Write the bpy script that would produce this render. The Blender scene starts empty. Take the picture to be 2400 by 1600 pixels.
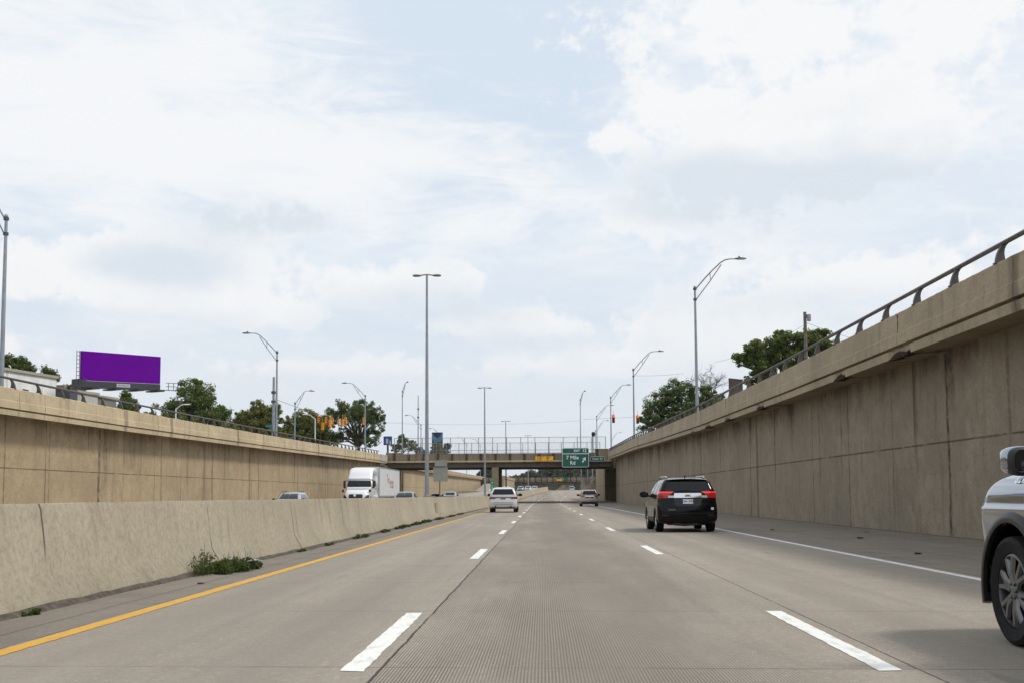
import bpy, bmesh, math, random
import numpy as np
from mathutils import Vector, Matrix
random.seed(7); RNG = np.random.default_rng(7)
S = bpy.context.scene; COL = S.collection
# ------------------------------------------------------------------ camera
F, EYE = 2600.0, 1.16
PITCH, YAW, ROLL = math.radians(4.6), math.atan(71/2600), -0.006
RC = (Matrix.Rotation(YAW, 3, 'Z') @ Matrix.Rotation(math.pi/2+PITCH, 3, 'X') @ Matrix.Rotation(ROLL, 3, 'Z'))
_d = RC.transposed() @ Vector((0, 1, 0))
PPX, PPY = 1247 - F*_d.x/-_d.z, 1136 + F*_d.y/-_d.z
cam = bpy.data.cameras.new('camera'); co = bpy.data.objects.new('camera', cam); COL.objects.link(co)
co.matrix_world = Matrix.Translation((0, 0, EYE)) @ RC.to_4x4()
cam.sensor_width = 36; cam.lens = 36*F/2352; cam.clip_end = 9000; cam.clip_start = .05
cam.shift_x = (1176-PPX)/2352; cam.shift_y = (PPY-784)/2352
S.camera = co
def ray(px, py): return RC @ Vector((px-PPX, -(py-PPY), -F))
def P(px, py, Y):
    r = ray(px, py); return Vector((0, 0, EYE)) + r*(Y/r.y)
# ------------------------------------------------------------------ node helpers
class NT:
    def __init__(s, tree): s.t = tree; tree.nodes.clear()
    def n(s, ty, **k):
        x = s.t.nodes.new(ty)
        for a, b in k.items(): setattr(x, a, b)
        return x
    def lk(s, a, b): s.t.links.new(a, b)
    def put(s, sock, v):
        if isinstance(v, bpy.types.NodeSocket): s.lk(v, sock)
        elif isinstance(v, (tuple, list)):
            v = tuple(v)
            sock.default_value = (v + (1,))[:len(sock.default_value)] if len(v) == 3 else v
        else: sock.default_value = v
    def m(s, op, a, b=0.0, c=0.0, clamp=False):
        x = s.n('ShaderNodeMath', operation=op, use_clamp=clamp)
        for i, v in enumerate((a, b, c)): s.put(x.inputs[i], v)
        return x.outputs[0]
    def add(s, *a):
        r = a[0]
        for b in a[1:]: r = s.m('ADD', r, b)
        return r
    def mul(s, *a):
        r = a[0]
        for b in a[1:]: r = s.m('MULTIPLY', r, b)
        return r
    def ss(s, v, lo, hi):
        x = s.n('ShaderNodeMapRange', interpolation_type='SMOOTHSTEP')
        s.put(x.inputs[0], v); s.put(x.inputs[1], lo); s.put(x.inputs[2], hi)
        return x.outputs[0]
    def mix(s, f, a, b, mode='MIX'):
        x = s.n('ShaderNodeMix', data_type='RGBA', blend_type=mode)
        s.put(x.inputs[0], f); s.put(x.inputs[6], a); s.put(x.inputs[7], b)
        return x.outputs[2]
    def noise(s, vec, scale, detail=4, rough=.55, dist=0.0):
        x = s.n('ShaderNodeTexNoise'); s.put(x.inputs['Vector'], vec)
        x.inputs['Scale'].default_value = scale; x.inputs['Detail'].default_value = detail
        x.inputs['Roughness'].default_value = rough; x.inputs['Distortion'].default_value = dist
        return x.outputs[0]
    def vmap(s, vec, sc=(1, 1, 1), loc=(0, 0, 0)):
        x = s.n('ShaderNodeMapping'); s.put(x.inputs[0], vec)
        x.inputs['Scale'].default_value = sc; x.inputs['Location'].default_value = loc
        return x.outputs[0]
    def xyz(s, vec):
        x = s.n('ShaderNodeSeparateXYZ'); s.put(x.inputs[0], vec); return x.outputs
    def comb(s, a, b, c):
        x = s.n('ShaderNodeCombineXYZ')
        for i, v in enumerate((a, b, c)): s.put(x.inputs[i], v)
        return x.outputs[0]
    def line(s, v, at, w):          # 1 on the line v = at, 0 beyond w
        return s.m('SUBTRACT', 1.0, s.ss(s.m('ABSOLUTE', s.m('SUBTRACT', v, at)), w*.4, w))
    def per(s, v, period, off, w):  # 1 on lines repeated every period
        q = s.m('PINGPONG', s.m('SUBTRACT', v, off), period/2)
        return s.m('SUBTRACT', 1.0, s.ss(q, w*.4, w))
# ------------------------------------------------------------------ sky
SUN_EL, SUN_AZ = math.radians(52), math.radians(99)      # azimuth from +Y towards +X
W = bpy.data.worlds.new('World'); S.world = W; W.use_nodes = True
w = NT(W.node_tree)
gen = w.n('ShaderNodeTexCoord').outputs['Generated']
dx, dy, dz = w.xyz(gen)
sky = w.n('ShaderNodeTexSky', sky_type='NISHITA', sun_disc=False, sun_elevation=SUN_EL, sun_rotation=SUN_AZ, air_density=1.0, dust_density=2.5, ozone_density=1.0)
az = w.m('ARCTAN2', dx, dy); el = w.m('ARCSINE', dz)
den = w.m('ADD', w.m('MAXIMUM', dz, 0.0), .22)
pl = w.comb(w.m('DIVIDE', dx, den), w.m('DIVIDE', dy, den), 0.0)
def blob(px, py, sx, sy):
    r = ray(px, py).normalized(); a0, e0 = math.atan2(r.x, r.y), math.asin(r.z)
    a = w.m('MULTIPLY', w.m('SUBTRACT', az, a0), F/sx); e = w.m('MULTIPLY', w.m('SUBTRACT', el, e0), F/sy)
    return w.m('EXPONENT', w.m('MULTIPLY', w.add(w.mul(a, a), w.mul(e, e)), -1.0))
ew = w.comb(w.m('MULTIPLY', az, 1.0), w.m('MULTIPLY', el, 1.7), 0.0)
n1 = w.noise(w.vmap(pl, (1, 1, 1), (3.1, 1.7, 0)), 1.5, 6, .55, .25)
n2 = w.noise(w.vmap(pl, (1, 1, 1), (7.3, 4.1, 2)), 5.0, 8, .6, .15)
n3 = w.noise(w.vmap(ew, (1, 2.2, 1), (1.3, 9.1, 4)), 9.0, 10, .64, .6)
n4 = w.noise(w.vmap(ew, (1, .9, 1), (5.2, 2.4, 1)), 7.0, 8, .55, .0)
n6 = w.noise(w.vmap(ew, (1, .65, 1), (6.2, 1.4, 7)), 70.0, 6, .6, .3)
n5 = w.noise(w.vmap(ew, (1, .62, 1), (2.2, 8.4, 3)), 22.0, 7, .6, .0)
# thin high layer: opens into pale blue where the holes are
holes = w.add(w.mul(blob(1040, 60, 330, 230), 1.1), w.mul(blob(1180, 330, 230, 160), .85), w.mul(blob(1330, 120, 160, 200), .5),
              w.mul(blob(60, 590, 190, 60), .6), w.mul(blob(80, 730, 120, 45), .5), w.mul(blob(1300, 540, 420, 45), .40),
              w.mul(blob(2180, 330, 160, 140), .45), w.mul(blob(1000, 760, 420, 60), .40), w.mul(blob(1330, 690, 260, 60), .40), w.mul(blob(2250, 560, 180, 60), .4),
              w.mul(blob(880, 250, 220, 60), .35))
cov = w.add(.60, w.mul(w.m('SUBTRACT', n1, .5), .8), w.mul(w.m('SUBTRACT', n2, .5), 1.0), w.mul(w.m('SUBTRACT', n3, .5), 1.0), w.mul(w.m('SUBTRACT', n5, .5), .35), w.mul(holes, -.56))
strat = w.ss(cov, -.12, .80)
# cumulus banks with crisp upper edges
cum = w.add(w.mul(blob(1790, 360, 330, 120), 1.0), w.mul(blob(1980, 290, 170, 75), .7), w.mul(blob(1400, 315, 60, 34), .72), w.mul(blob(330, 600, 270, 75), .95),
            w.mul(blob(60, 640, 130, 60), .7), w.mul(blob(420, 690, 330, 55), .7), w.mul(blob(900, 650, 170, 50), .85), w.mul(blob(1070, 640, 70, 50), .6),
            w.mul(blob(1800, 60, 480, 120), .8), w.mul(blob(1480, 500, 200, 80), .7), w.mul(blob(2080, 620, 420, 70), .85), w.mul(blob(640, 500, 260, 60), .6), w.mul(blob(120, 800, 260, 40), .6),
            w.mul(blob(1700, 740, 260, 60), .6), w.mul(blob(1250, 830, 500, 50), .5), w.mul(blob(2250, 160, 300, 160), .4), w.mul(blob(1600, 830, 300, 35), .62), w.mul(blob(720, 850, 260, 32), .62), w.mul(blob(1180, 745, 210, 36), .7), w.mul(blob(1560, 250, 130, 45), .5), w.mul(blob(620, 720, 130, 36), .55))
cd = w.add(cum, w.mul(w.m('SUBTRACT', n4, .5), 1.5), w.mul(w.m('SUBTRACT', n5, .5), 1.5))
cd = w.add(cd, w.mul(w.m('SUBTRACT', n6, .5), .7))
cmask = w.ss(cd, .32, .66)
grey = w.add(w.mul(blob(1660, 420, 260, 75), .9), w.mul(blob(350, 610, 170, 50), 1.1), w.mul(blob(620, 500, 230, 55), 1.0), w.mul(blob(880, 700, 200, 55), .6), w.mul(blob(2000, 470, 300, 60), .55), w.mul(blob(1180, 790, 240, 30), .5), w.mul(blob(700, 890, 300, 30), .4), w.mul(blob(1880, 430, 320, 60), .5), w.mul(blob(300, 740, 350, 40), .6), w.mul(blob(1080, 700, 120, 40), .5), w.mul(blob(1750, 470, 330, 50), .5),
             w.mul(blob(1900, 690, 300, 50), .5), w.mul(blob(1250, 910, 1400, 90), .55), w.mul(blob(1300, 600, 300, 60), .35))
gsh = w.ss(w.add(grey, w.mul(w.m('SUBTRACT', n6, .5), .3), w.mul(w.m('SUBTRACT', n4, .5), 1.3), w.mul(w.m('SUBTRACT', n1, .5), .6), w.mul(w.m('SUBTRACT', n5, .5), .6)), .05, 1.0)
K = 10.0                                                   # Background strength is 0.1
def kc(*c): return tuple(v*K for v in c)
blue = w.mix(.86, sky.outputs[0], kc(.715, .825, .945))
low = w.ss(el, .26, .0)
base = w.mix(w.add(.22, w.mul(strat, .74)), blue, w.mix(low, kc(.82, .875, .94), kc(.75, .795, .85)))
cir = w.ss(w.add(w.mul(blob(300, 80, 480, 200), .75), w.mul(blob(250, 330, 480, 190), .8), w.mul(blob(800, 390, 430, 110), .75), w.mul(blob(1050, 330, 260, 60), .35), w.mul(blob(1850, 60, 520, 110), .6), w.mul(blob(1500, 480, 300, 60), .3), w.mul(blob(2250, 330, 200, 160), .3), w.mul(blob(1250, 560, 700, 60), .25), w.mul(blob(1200, 760, 1500, 60), .12), -.12,
          w.mul(w.m('SUBTRACT', n3, .5), 2.3), w.mul(w.m('SUBTRACT', n2, .5), 1.3), w.mul(w.m('SUBTRACT', n1, .5), .8)), .0, .95)
base = w.mix(w.mul(cir, .9), base, w.mix(w.mul(low, .6), kc(.925, .94, .955), kc(.82, .845, .875)))
ccol = w.mix(gsh, w.mix(w.mul(low, .5), kc(.945, .95, .955), kc(.82, .845, .875)), kc(.70, .768, .84))
fin = w.mix(w.mul(cmask, .88), base, ccol)
fin = w.mix(w.mul(gsh, .25), fin, kc(.755, .815, .88))
bg = w.n('ShaderNodeBackground'); w.put(bg.inputs[0], fin); bg.inputs[1].default_value = .1
w.lk(bg.outputs[0], w.n('ShaderNodeOutputWorld').inputs[0])
W.cycles.sampling_method = 'MANUAL'; W.cycles.sample_map_resolution = 512
sl = bpy.data.lights.new('sun', 'SUN'); sl.energy = 2.3; sl.angle = math.radians(10); sl.color = (1, .95, .86)
so = bpy.data.objects.new('sun', sl); COL.objects.link(so)
sdir = Vector((math.sin(SUN_AZ)*math.cos(SUN_EL), math.cos(SUN_AZ)*math.cos(SUN_EL), math.sin(SUN_EL)))
so.rotation_euler = sdir.to_track_quat('Z', 'Y').to_euler(); so.location = (40, -20, 60)
S.view_settings.view_transform = 'Standard'; S.view_settings.look = 'None'; S.view_settings.exposure = 0.0; S.view_settings.gamma = 1
S.cycles.use_denoising = True; S.cycles.max_bounces = 6; S.cycles.caustics_reflective = False; S.cycles.caustics_refractive = False
# ------------------------------------------------------------------ materials
MATS = {}
def mat(name, col, rough=.6, metal=0.0, coat=0.0, emit=None, var=0.0, vscale=8.0, spec=.5, bump=0.0):
    if name in MATS: return MATS[name]
    m = bpy.data.materials.new(name); m.use_nodes = True; t = NT(m.node_tree); MATS[name] = m
    b = t.n('ShaderNodeBsdfPrincipled'); o = t.n('ShaderNodeOutputMaterial'); t.lk(b.outputs[0], o.inputs[0])
    c = col
    if var or bump:
        nz = t.noise(t.n('ShaderNodeTexCoord').outputs['Object'], vscale, 6, .6)
        if var:
            f = t.ss(nz, .3, .7)
            c = t.mix(f, tuple(v*(1-var) for v in col), tuple(min(1, v*(1+var)) for v in col))
        if bump:
            bp = t.n('ShaderNodeBump'); bp.inputs['Strength'].default_value = bump; bp.inputs['Distance'].default_value = .02
            t.lk(nz, bp.inputs['Height']); t.lk(bp.outputs[0], b.inputs['Normal'])
    t.put(b.inputs['Base Color'], c); b.inputs['Roughness'].default_value = rough; b.inputs['Metallic'].default_value = metal
    b.inputs['Coat Weight'].default_value = coat; b.inputs['Coat Roughness'].default_value = .04; b.inputs['Specular IOR Level'].default_value = spec
    if emit: t.put(b.inputs['Emission Color'], emit[0]); b.inputs['Emission Strength'].default_value = emit[1]
    return m
def concrete(name, base, hz=None, vper=None, voff=0.0, streak=.5, dirt=.4, fine=.25, axis='Y', vw=.05, cracks=0.0, tone=(.10, .075, .05), topstain=None, patches=0.0, band=.6, soot=.6, blotch=.36, stains=(), sdark=(.055, .042, .032)):
    """Weathered concrete: mottling, rain streaks, grime blotches, cast joints at hz and every vper along the axis."""
    m = bpy.data.materials.new(name); m.use_nodes = True; t = NT(m.node_tree); MATS[name] = m
    b = t.n('ShaderNodeBsdfPrincipled'); o = t.n('ShaderNodeOutputMaterial'); t.lk(b.outputs[0], o.inputs[0])
    pos = t.n('ShaderNodeNewGeometry').outputs['Position']; x, y, z = t.xyz(pos); al = y if axis == 'Y' else x
    big = t.noise(pos, .35, 5, .6); mid = t.noise(pos, 2.2, 8, .68); fin_ = t.noise(pos, 13, 6, .8)
    c = t.mix(t.ss(big, .3, .7), tuple(v*.86 for v in base), tuple(v*1.10 for v in base))
    c = t.mix(t.mul(t.ss(mid, .40, .66), blotch), c, tuple(v*.66 for v in base))
    sv = t.comb(t.m('MULTIPLY', x, 1.0), t.m('MULTIPLY', y, 1.0), t.m('MULTIPLY', z, .10))
    st = t.noise(sv, 2.6, 7, .65); st2 = t.noise(t.vmap(sv, (1, 1, 1), (9, 4, 2)), .55, 4, .6); st3 = t.noise(t.vmap(sv, (1, 1, .7), (3, 7, 5)), 7.5, 4, .6)
    c = t.mix(t.mul(t.ss(st, .50, .74), t.ss(st2, .36, .62), streak), c, tone); th_ = t.noise(t.comb(t.m('MULTIPLY', x, 1.0), t.m('MULTIPLY', y, 1.0), t.m('MULTIPLY', z, .05)), 11, 5, .7); c = t.mix(t.mul(t.ss(th_, .56, .70), t.ss(mid, .38, .6), streak, .9), c, tone)
    c = t.mix(t.mul(t.ss(st3, .60, .76), streak, .30), c, tuple(min(1, v*1.45) for v in base))
    c = t.mix(t.mul(t.ss(st2, .56, .70), t.ss(mid, .30, .6), dirt*.6), c, tone)
    if patches:                                           # rectangular repainted / cleaned patches
        vx = t.n('ShaderNodeTexVoronoi', distance='CHEBYCHEV'); t.put(vx.inputs['Vector'], t.comb(t.m('MULTIPLY', al, .30), t.m('MULTIPLY', z, .55), 0.0)); vx.inputs['Scale'].default_value = 1.0
        pm = t.mul(t.m('LESS_THAN', vx.outputs['Distance'], .30), t.m('GREATER_THAN', t.xyz(vx.outputs['Color'])[0], .72))
        c = t.mix(t.mul(pm, patches), c, tuple(v*.6 for v in base))
    g2 = t.noise(pos, 75, 3, .8); c = t.mix(t.mul(t.ss(fin_, .38, .72), fine*2.4), c, tuple(v*.42 for v in base)); c = t.mix(t.mul(t.ss(g2, .5, .70), .5), c, tuple(min(1, v*1.35) for v in base))
    wob = t.mul(t.m('SUBTRACT', mid, .5), .05)
    h = t.add(t.mul(fin_, .5), t.mul(mid, .6))
    jj = None
    if hz is not None:
        jj = t.line(t.m('ADD', z, t.mul(wob, .8)), hz, .035)
        c = t.mix(t.mul(jj, .75, t.ss(t.noise(pos, 1.4, 3), .25, .5)), c, (.05, .04, .03))
    if vper:
        jv = t.per(t.m('ADD', al, wob), vper, voff, vw)
        wide = t.per(t.m('ADD', al, t.mul(wob, 6.0)), vper*3, voff, .36)
        c = t.mix(t.mul(jv, 1.0 if axis == 'X' else t.ss(t.noise(t.vmap(pos, (.9, .9, .5)), .8, 3), .42, .56), .85), c, (.045, .036, .028))
        c = t.mix(t.mul(wide, t.ss(t.noise(sv, 1.2, 4), .38, .6), band), c, tone)
    if topstain:                                          # soot running down from the joint under the coping
        z0, z1 = topstain
        c = t.mix(t.mul(t.ss(z, z0, z1), t.ss(t.add(st2, t.mul(t.m('SUBTRACT', mid, .5), .5)), .46, .58), soot), c, (.06, .05, .04))
    for (Y_, w_, k_, zt_) in stains:                      # water and grime runs below open joints: (place, half width, strength, where it fades out)
        u_ = t.add(al, t.mul(t.m('SUBTRACT', t.noise(sv, 5.0, 5, .7), .5), w_*2.2), t.mul(wob, 1.5))
        q_ = t.m('SUBTRACT', 1.0, t.ss(t.m('ABSOLUTE', t.m('SUBTRACT', u_, Y_)), w_*.25, w_))
        g_ = t.add(.35, t.mul(t.ss(t.noise(pos, 3.0, 6, .7), .36, .58), .65))
        c = t.mix(t.mul(q_, g_, t.ss(z, zt_-.4, zt_+1.6), k_), c, sdark)
    if cracks:
        vo = t.n('ShaderNodeTexVoronoi', feature='DISTANCE_TO_EDGE'); t.put(vo.inputs['Vector'], t.vmap(pos, (.4, .4, .5))); vo.inputs['Scale'].default_value = 1.0
        ck = t.mul(t.m('LESS_THAN', vo.outputs[0], .006), t.ss(t.noise(pos, .5, 2), .5, .6))
        c = t.mix(t.mul(ck, cracks), c, (.06, .05, .04))
    t.put(b.inputs['Base Color'], c); b.inputs['Roughness'].default_value = .88; b.inputs['Specular IOR Level'].default_value = .25
    bp = t.n('ShaderNodeBump'); bp.inputs['Strength'].default_value = .35; bp.inputs['Distance'].default_value = .02
    t.lk(h, bp.inputs['Height']); t.lk(bp.outputs[0], b.inputs['Normal'])
    return m
WALL = (.43, .335, .215)
M_wallL = concrete('wall concrete left', WALL, hz=2.45, vper=4.9, voff=2.6, streak=.6, dirt=.5, topstain=(3.2, 5.0), patches=.45, tone=(.14, .115, .085), soot=.35, blotch=.45, sdark=(.085, .068, .048), stains=((57.9, .22, .85, -2), (58.7, .5, .5, .8), (52, .10, .5, -2), (47.6, .12, .7, -1), (62.5, 1.1, .40, 2.0), (67.5, .25, .45, -2), (72.5, .3, .4, 1), (78, .28, .55, -1), (88, .35, .75, -2), (98, .14, .6, 1), (104, .2, .75, 2.2), (110, .12, .5, 0), (119, .35, .5, -2), (133, .3, .6, 2)))
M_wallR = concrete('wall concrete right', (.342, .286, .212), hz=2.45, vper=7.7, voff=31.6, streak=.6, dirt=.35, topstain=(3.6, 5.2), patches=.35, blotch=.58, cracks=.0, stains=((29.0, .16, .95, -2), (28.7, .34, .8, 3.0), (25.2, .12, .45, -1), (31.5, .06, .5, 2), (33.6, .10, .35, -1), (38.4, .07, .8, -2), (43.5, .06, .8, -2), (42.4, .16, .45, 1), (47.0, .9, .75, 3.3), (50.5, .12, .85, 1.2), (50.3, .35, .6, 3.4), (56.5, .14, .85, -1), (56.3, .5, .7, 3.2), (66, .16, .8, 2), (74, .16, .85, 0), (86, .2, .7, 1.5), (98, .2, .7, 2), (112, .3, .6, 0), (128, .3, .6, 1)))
M_par = concrete('parapet concrete', (.56, .455, .30), vper=2.45, voff=.3, streak=.42, dirt=.3, vw=.03)
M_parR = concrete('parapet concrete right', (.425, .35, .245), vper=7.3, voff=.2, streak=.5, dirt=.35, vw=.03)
M_soff = concrete('soffit concrete', (.36, .28, .19), vper=3.45, voff=28.5, streak=.1, dirt=.5, stains=((29.0, .40, .95, -9), (31.2, .2, .6, -9), (35.4, .25, .8, -9), (40.2, .2, .7, -9), (44.6, .2, .7, -9), (47.2, .9, .8, -9), (50.6, .4, .8, -9), (56.6, .5, .9, -9), (66, .4, .8, -9), (74, .4, .8, -9)))
M_bar = concrete('barrier concrete', (.405, .358, .272), vper=6.1, voff=12.2, blotch=.12, streak=.9, dirt=.10, vw=.03, tone=(.19, .16, .118), band=.12)
M_brd = concrete('bridge concrete', (.29, .235, .165), axis='X', streak=1.0, dirt=.8, vper=2.05, voff=-21.0, vw=.26, tone=(.06, .05, .04))
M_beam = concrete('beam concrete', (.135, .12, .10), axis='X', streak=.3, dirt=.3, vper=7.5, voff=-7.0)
M_pier = concrete('pier concrete', (.36, .29, .19), hz=2.6, streak=.5, dirt=.35)
M_pale = concrete('pale repair concrete', (.52, .50, .46), streak=.5, dirt=.4)
M_far = concrete('far wall concrete', (.44, .35, .225), hz=2.6, vper=6.5, streak=.4, dirt=.25)
M_galv = mat('galvanised steel', (.30, .325, .36), .45, .5, var=.12, vscale=3)
M_rail = mat('dull rail steel', (.085, .078, .072), .55, .3, var=.25, vscale=6)
M_dark = mat('dark steel', (.05, .05, .052), .5, .3, var=.2)
M_fence = mat('fence wire', (.22, .23, .23), .5, .5)
M_wood = mat('weathered wood', (.16, .135, .11), .85, var=.3, vscale=5)
M_cable = mat('cable black', (.03, .03, .03), .7)
M_white = mat('white sheet metal', (.72, .73, .74), .4, var=.05)
M_liner = mat('matte black liner', (.006, .006, .006), 1.0, spec=0.0)
M_black = mat('black plastic', (.018, .018, .02), .5)
M_rubber = mat('tyre rubber', (.011, .011, .012), .7, var=.3, vscale=20, spec=.18)
M_glass = mat('car glass dark', (.012, .014, .016), .03, 0, 0, spec=.28)
M_chrome = mat('chrome', (.75, .76, .78), .12, 1.0)
M_alloy = mat('alloy wheel', (.50, .51, .53), .28, .9)
M_green = mat('sign green', (.003, .105, .075), .45, var=.08, vscale=1.5)
M_signw = mat('sign white', (.78, .80, .80), .5)
M_amber = mat('sign amber', (.88, .46, .012), .5, var=.06, vscale=3)
M_sigyel = mat('signal yellow', (.72, .27, .015), .5, var=.12, vscale=4)
M_trunk = mat('bark', (.075, .058, .043), .9, var=.3, vscale=7, bump=.5)
M_red = mat('tail lamp red', (.42, .012, .015), .18, 0, .6)
M_redd = mat('tail lamp dark red', (.055, .005, .008), .15, 0, .6)
M_redlit = mat('tail lamp lit red', (.6, .02, .02), .2, 0, .5, emit=((1, .03, .02), .55))
M_plate = mat('number plate white', (.66, .70, .76), .4)
M_ink = mat('ink black', (.012, .012, .012), .6)
M_lens = mat('clear lamp lens', (.62, .65, .68), .1, .2, .5)
# ------------------------------------------------------------------ object helpers
def tag(o, label=None, cat=None, group=None, kind=None):
    for k, v in (('label', label), ('category', cat), ('group', group), ('kind', kind)):
        if v: o[k] = v
    return o
def empty(name, loc=(0, 0, 0), rz=0.0, label=None, cat=None, group=None):
    o = bpy.data.objects.new(name, None); COL.objects.link(o); o.location = loc; o.rotation_euler = (0, 0, rz); o.empty_display_size = .2
    return tag(o, label, cat, group)
class MB:
    def __init__(s): s.v = []; s.f = []; s.mi = []; s.cur = 0
    def V(s, pts):
        k = len(s.v); s.v.extend([tuple(p) for p in pts]); return k
    def face(s, idx): s.f.append(tuple(idx)); s.mi.append(s.cur)
    def poly(s, pts): k = s.V(pts); s.face(range(k, k+len(pts))); return s
    def box(s, lo, hi, rz=0.0, c=None):
        x0, y0, z0 = lo; x1, y1, z1 = hi
        pts = [Vector(p) for p in ((x0, y0, z0), (x1, y0, z0), (x1, y1, z0), (x0, y1, z0), (x0, y0, z1), (x1, y0, z1), (x1, y1, z1), (x0, y1, z1))]
        if rz:
            c = Vector(c) if c else (pts[0]+pts[6])/2; R = Matrix.Rotation(rz, 3, 'Z'); pts = [c + R @ (p-c) for p in pts]
        k = s.V(pts)
        for q in ((0, 3, 2, 1), (4, 5, 6, 7), (0, 1, 5, 4), (1, 2, 6, 5), (2, 3, 7, 6), (3, 0, 4, 7)): s.face([k+i for i in q])
        return s
    def tube(s, pts, r, n=8, caps=True):
        pts = [Vector(p) for p in pts]; rs = r if isinstance(r, (list, tuple)) else [r]*len(pts)
        rings = []; up = None
        for i, p in enumerate(pts):
            a = pts[max(i-1, 0)]; b = pts[min(i+1, len(pts)-1)]; t = (b-a).normalized()
            if up is None: up = Vector((0, 0, 1)) if abs(t.z) < .9 else Vector((1, 0, 0))
            u = (up - t*up.dot(t)).normalized(); v = t.cross(u); up = u
            rings.append(s.V([p + (u*math.cos(2*math.pi*j/n) + v*math.sin(2*math.pi*j/n))*rs[i] for j in range(n)]))
        for a, b in zip(rings, rings[1:]):
            for j in range(n): s.face((a+j, a+(j+1) % n, b+(j+1) % n, b+j))
        if caps: s.face([rings[0]+j for j in reversed(range(n))]); s.face([rings[-1]+j for j in range(n)])
        return s
    def lathe(s, prof, o=(0, 0, 0), ax='Z', n=24, closed=False):   # prof: (r, h)
        o = Vector(o); rings = []
        for r, h in prof:
            pts = []
            for j in range(n):
                a = 2*math.pi*j/n; c_, s_ = r*math.cos(a), r*math.sin(a)
                pts.append(o + (Vector((c_, s_, h)) if ax == 'Z' else Vector((h, c_, s_)) if ax == 'X' else Vector((s_, h, c_))))
            rings.append(s.V(pts))
        pairs = list(zip(rings, rings[1:])) + ([(rings[-1], rings[0])] if closed else [])
        for a, b in pairs:
            for j in range(n): s.face((a+j, a+(j+1) % n, b+(j+1) % n, b+j))
        if not closed: s.face([rings[0]+j for j in reversed(range(n))]); s.face([rings[-1]+j for j in range(n)])
        return s
    def grid(s, rows):
        ks = [s.V(r) for r in rows]; n = len(rows[0])
        for a, b in zip(ks, ks[1:]):
            for j in range(n-1): s.face((a+j, a+j+1, b+j+1, b+j))
        return s
    def loft(s, rings, caps=True):
        ks = [s.V(r) for r in rings]; n = len(rings[0])
        for a, b in zip(ks, ks[1:]):
            for j in range(n): s.face((a+j, a+(j+1) % n, b+(j+1) % n, b+j))
        if caps: s.face([ks[0]+j for j in reversed(range(n))]); s.face([ks[-1]+j for j in range(n)])
        return s
    def extrude(s, poly, d):        # closed planar polygon pushed along d
        d = Vector(d); return s.loft([[Vector(p) for p in poly], [Vector(p)+d for p in poly]])
    def ball(s, c, r, n=10, m=8, p=1.0):
        c = Vector(c); r = Vector(r) if hasattr(r, '__len__') else Vector((r, r, r))
        sg = lambda v: math.copysign(abs(v)**p, v)
        rings = [[c + Vector((r.x*sg(math.cos(2*math.pi*j/n))*abs(math.sin(math.pi*i/m))**p, r.y*sg(math.sin(2*math.pi*j/n))*abs(math.sin(math.pi*i/m))**p, -r.z*sg(math.cos(math.pi*i/m)))) for j in range(n)] for i in range(1, m)]
        return s.loft(rings)
    def xf(s, M, start=0):
        s.v[start:] = [tuple(M @ Vector(p)) for p in s.v[start:]]; return s
    def build(s, name, mats, parent=None, smooth=None, world=False, loc=None, rz=0.0, fix=True):
        me = bpy.data.meshes.new(name)
        off = Vector(parent.location) if (world and parent is not None) else (Vector(loc) if (world and loc is not None) else None)
        vs = s.v if off is None else [(p[0]-off.x, p[1]-off.y, p[2]-off.z) for p in s.v]
        me.from_pydata(vs, [], s.f)
        mats = mats if isinstance(mats, (list, tuple)) else [mats]
        for m in mats: me.materials.append(m)
        if len(mats) > 1: me.polygons.foreach_set('material_index', s.mi)
        if fix:
            bm = bmesh.new(); bm.from_mesh(me); bmesh.ops.recalc_face_normals(bm, faces=bm.faces); bm.to_mesh(me); bm.free()
        if smooth is not None:
            me.polygons.foreach_set('use_smooth', [True]*len(me.polygons)); me.set_sharp_from_angle(angle=math.radians(smooth))
        o = bpy.data.objects.new(name, me); COL.objects.link(o)
        if parent is not None: o.parent = parent
        if loc is not None: o.location = loc
        if rz: o.rotation_euler = (0, 0, rz)
        return o
def split_build(mb, name, m, parent=None, **k):      # every loose piece of the builder becomes an object of its own
    par = list(range(len(mb.v)))
    def fnd(i):
        while par[i] != i: par[i] = par[par[i]]; i = par[i]
        return i
    for f in mb.f:
        for i in f[1:]: par[fnd(i)] = fnd(f[0])
    isl = {}
    for f in mb.f: isl.setdefault(fnd(f[0]), []).append(f)
    out = []
    for fs in isl.values():
        ids = sorted({i for f in fs for i in f}); mp = {i: j for j, i in enumerate(ids)}; q = MB(); q.v = [mb.v[i] for i in ids]
        for f in fs: q.face([mp[i] for i in f])
        out.append(q.build(name, m, parent, **k))
    return out
def text_mb(txt, h, thick=0.0, align='CENTER', M=None, into=None, shear=0.0):
    """Flat letter faces h high, as mesh; local x right, y up, mapped by M."""
    cu = bpy.data.curves.new('t', 'FONT'); cu.body = txt; cu.align_x = align; cu.align_y = 'CENTER'; cu.size = h/.7; cu.offset = thick; cu.resolution_u = 3; cu.shear = shear
    o = bpy.data.objects.new('t', cu); COL.objects.link(o)
    dg = bpy.context.evaluated_depsgraph_get(); me = bpy.data.meshes.new_from_object(o.evaluated_get(dg))
    mb = into or MB(); k = mb.V([(M @ v.co) if M else v.co for v in me.vertices])
    for p in me.polygons: mb.face([k+i for i in p.vertices])
    bpy.data.objects.remove(o); bpy.data.curves.remove(cu); bpy.data.meshes.remove(me)
    return mb
def copy_tree(o, parent=None):
    c = o.copy(); COL.objects.link(c)
    if parent is not None: c.parent = parent
    for ch in [q for q in bpy.data.objects if q.parent == o]: copy_tree(ch, c)
    return c
def ip(v, pts):
    return float(np.interp(v, [p[0] for p in pts], [p[1] for p in pts]))
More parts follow.
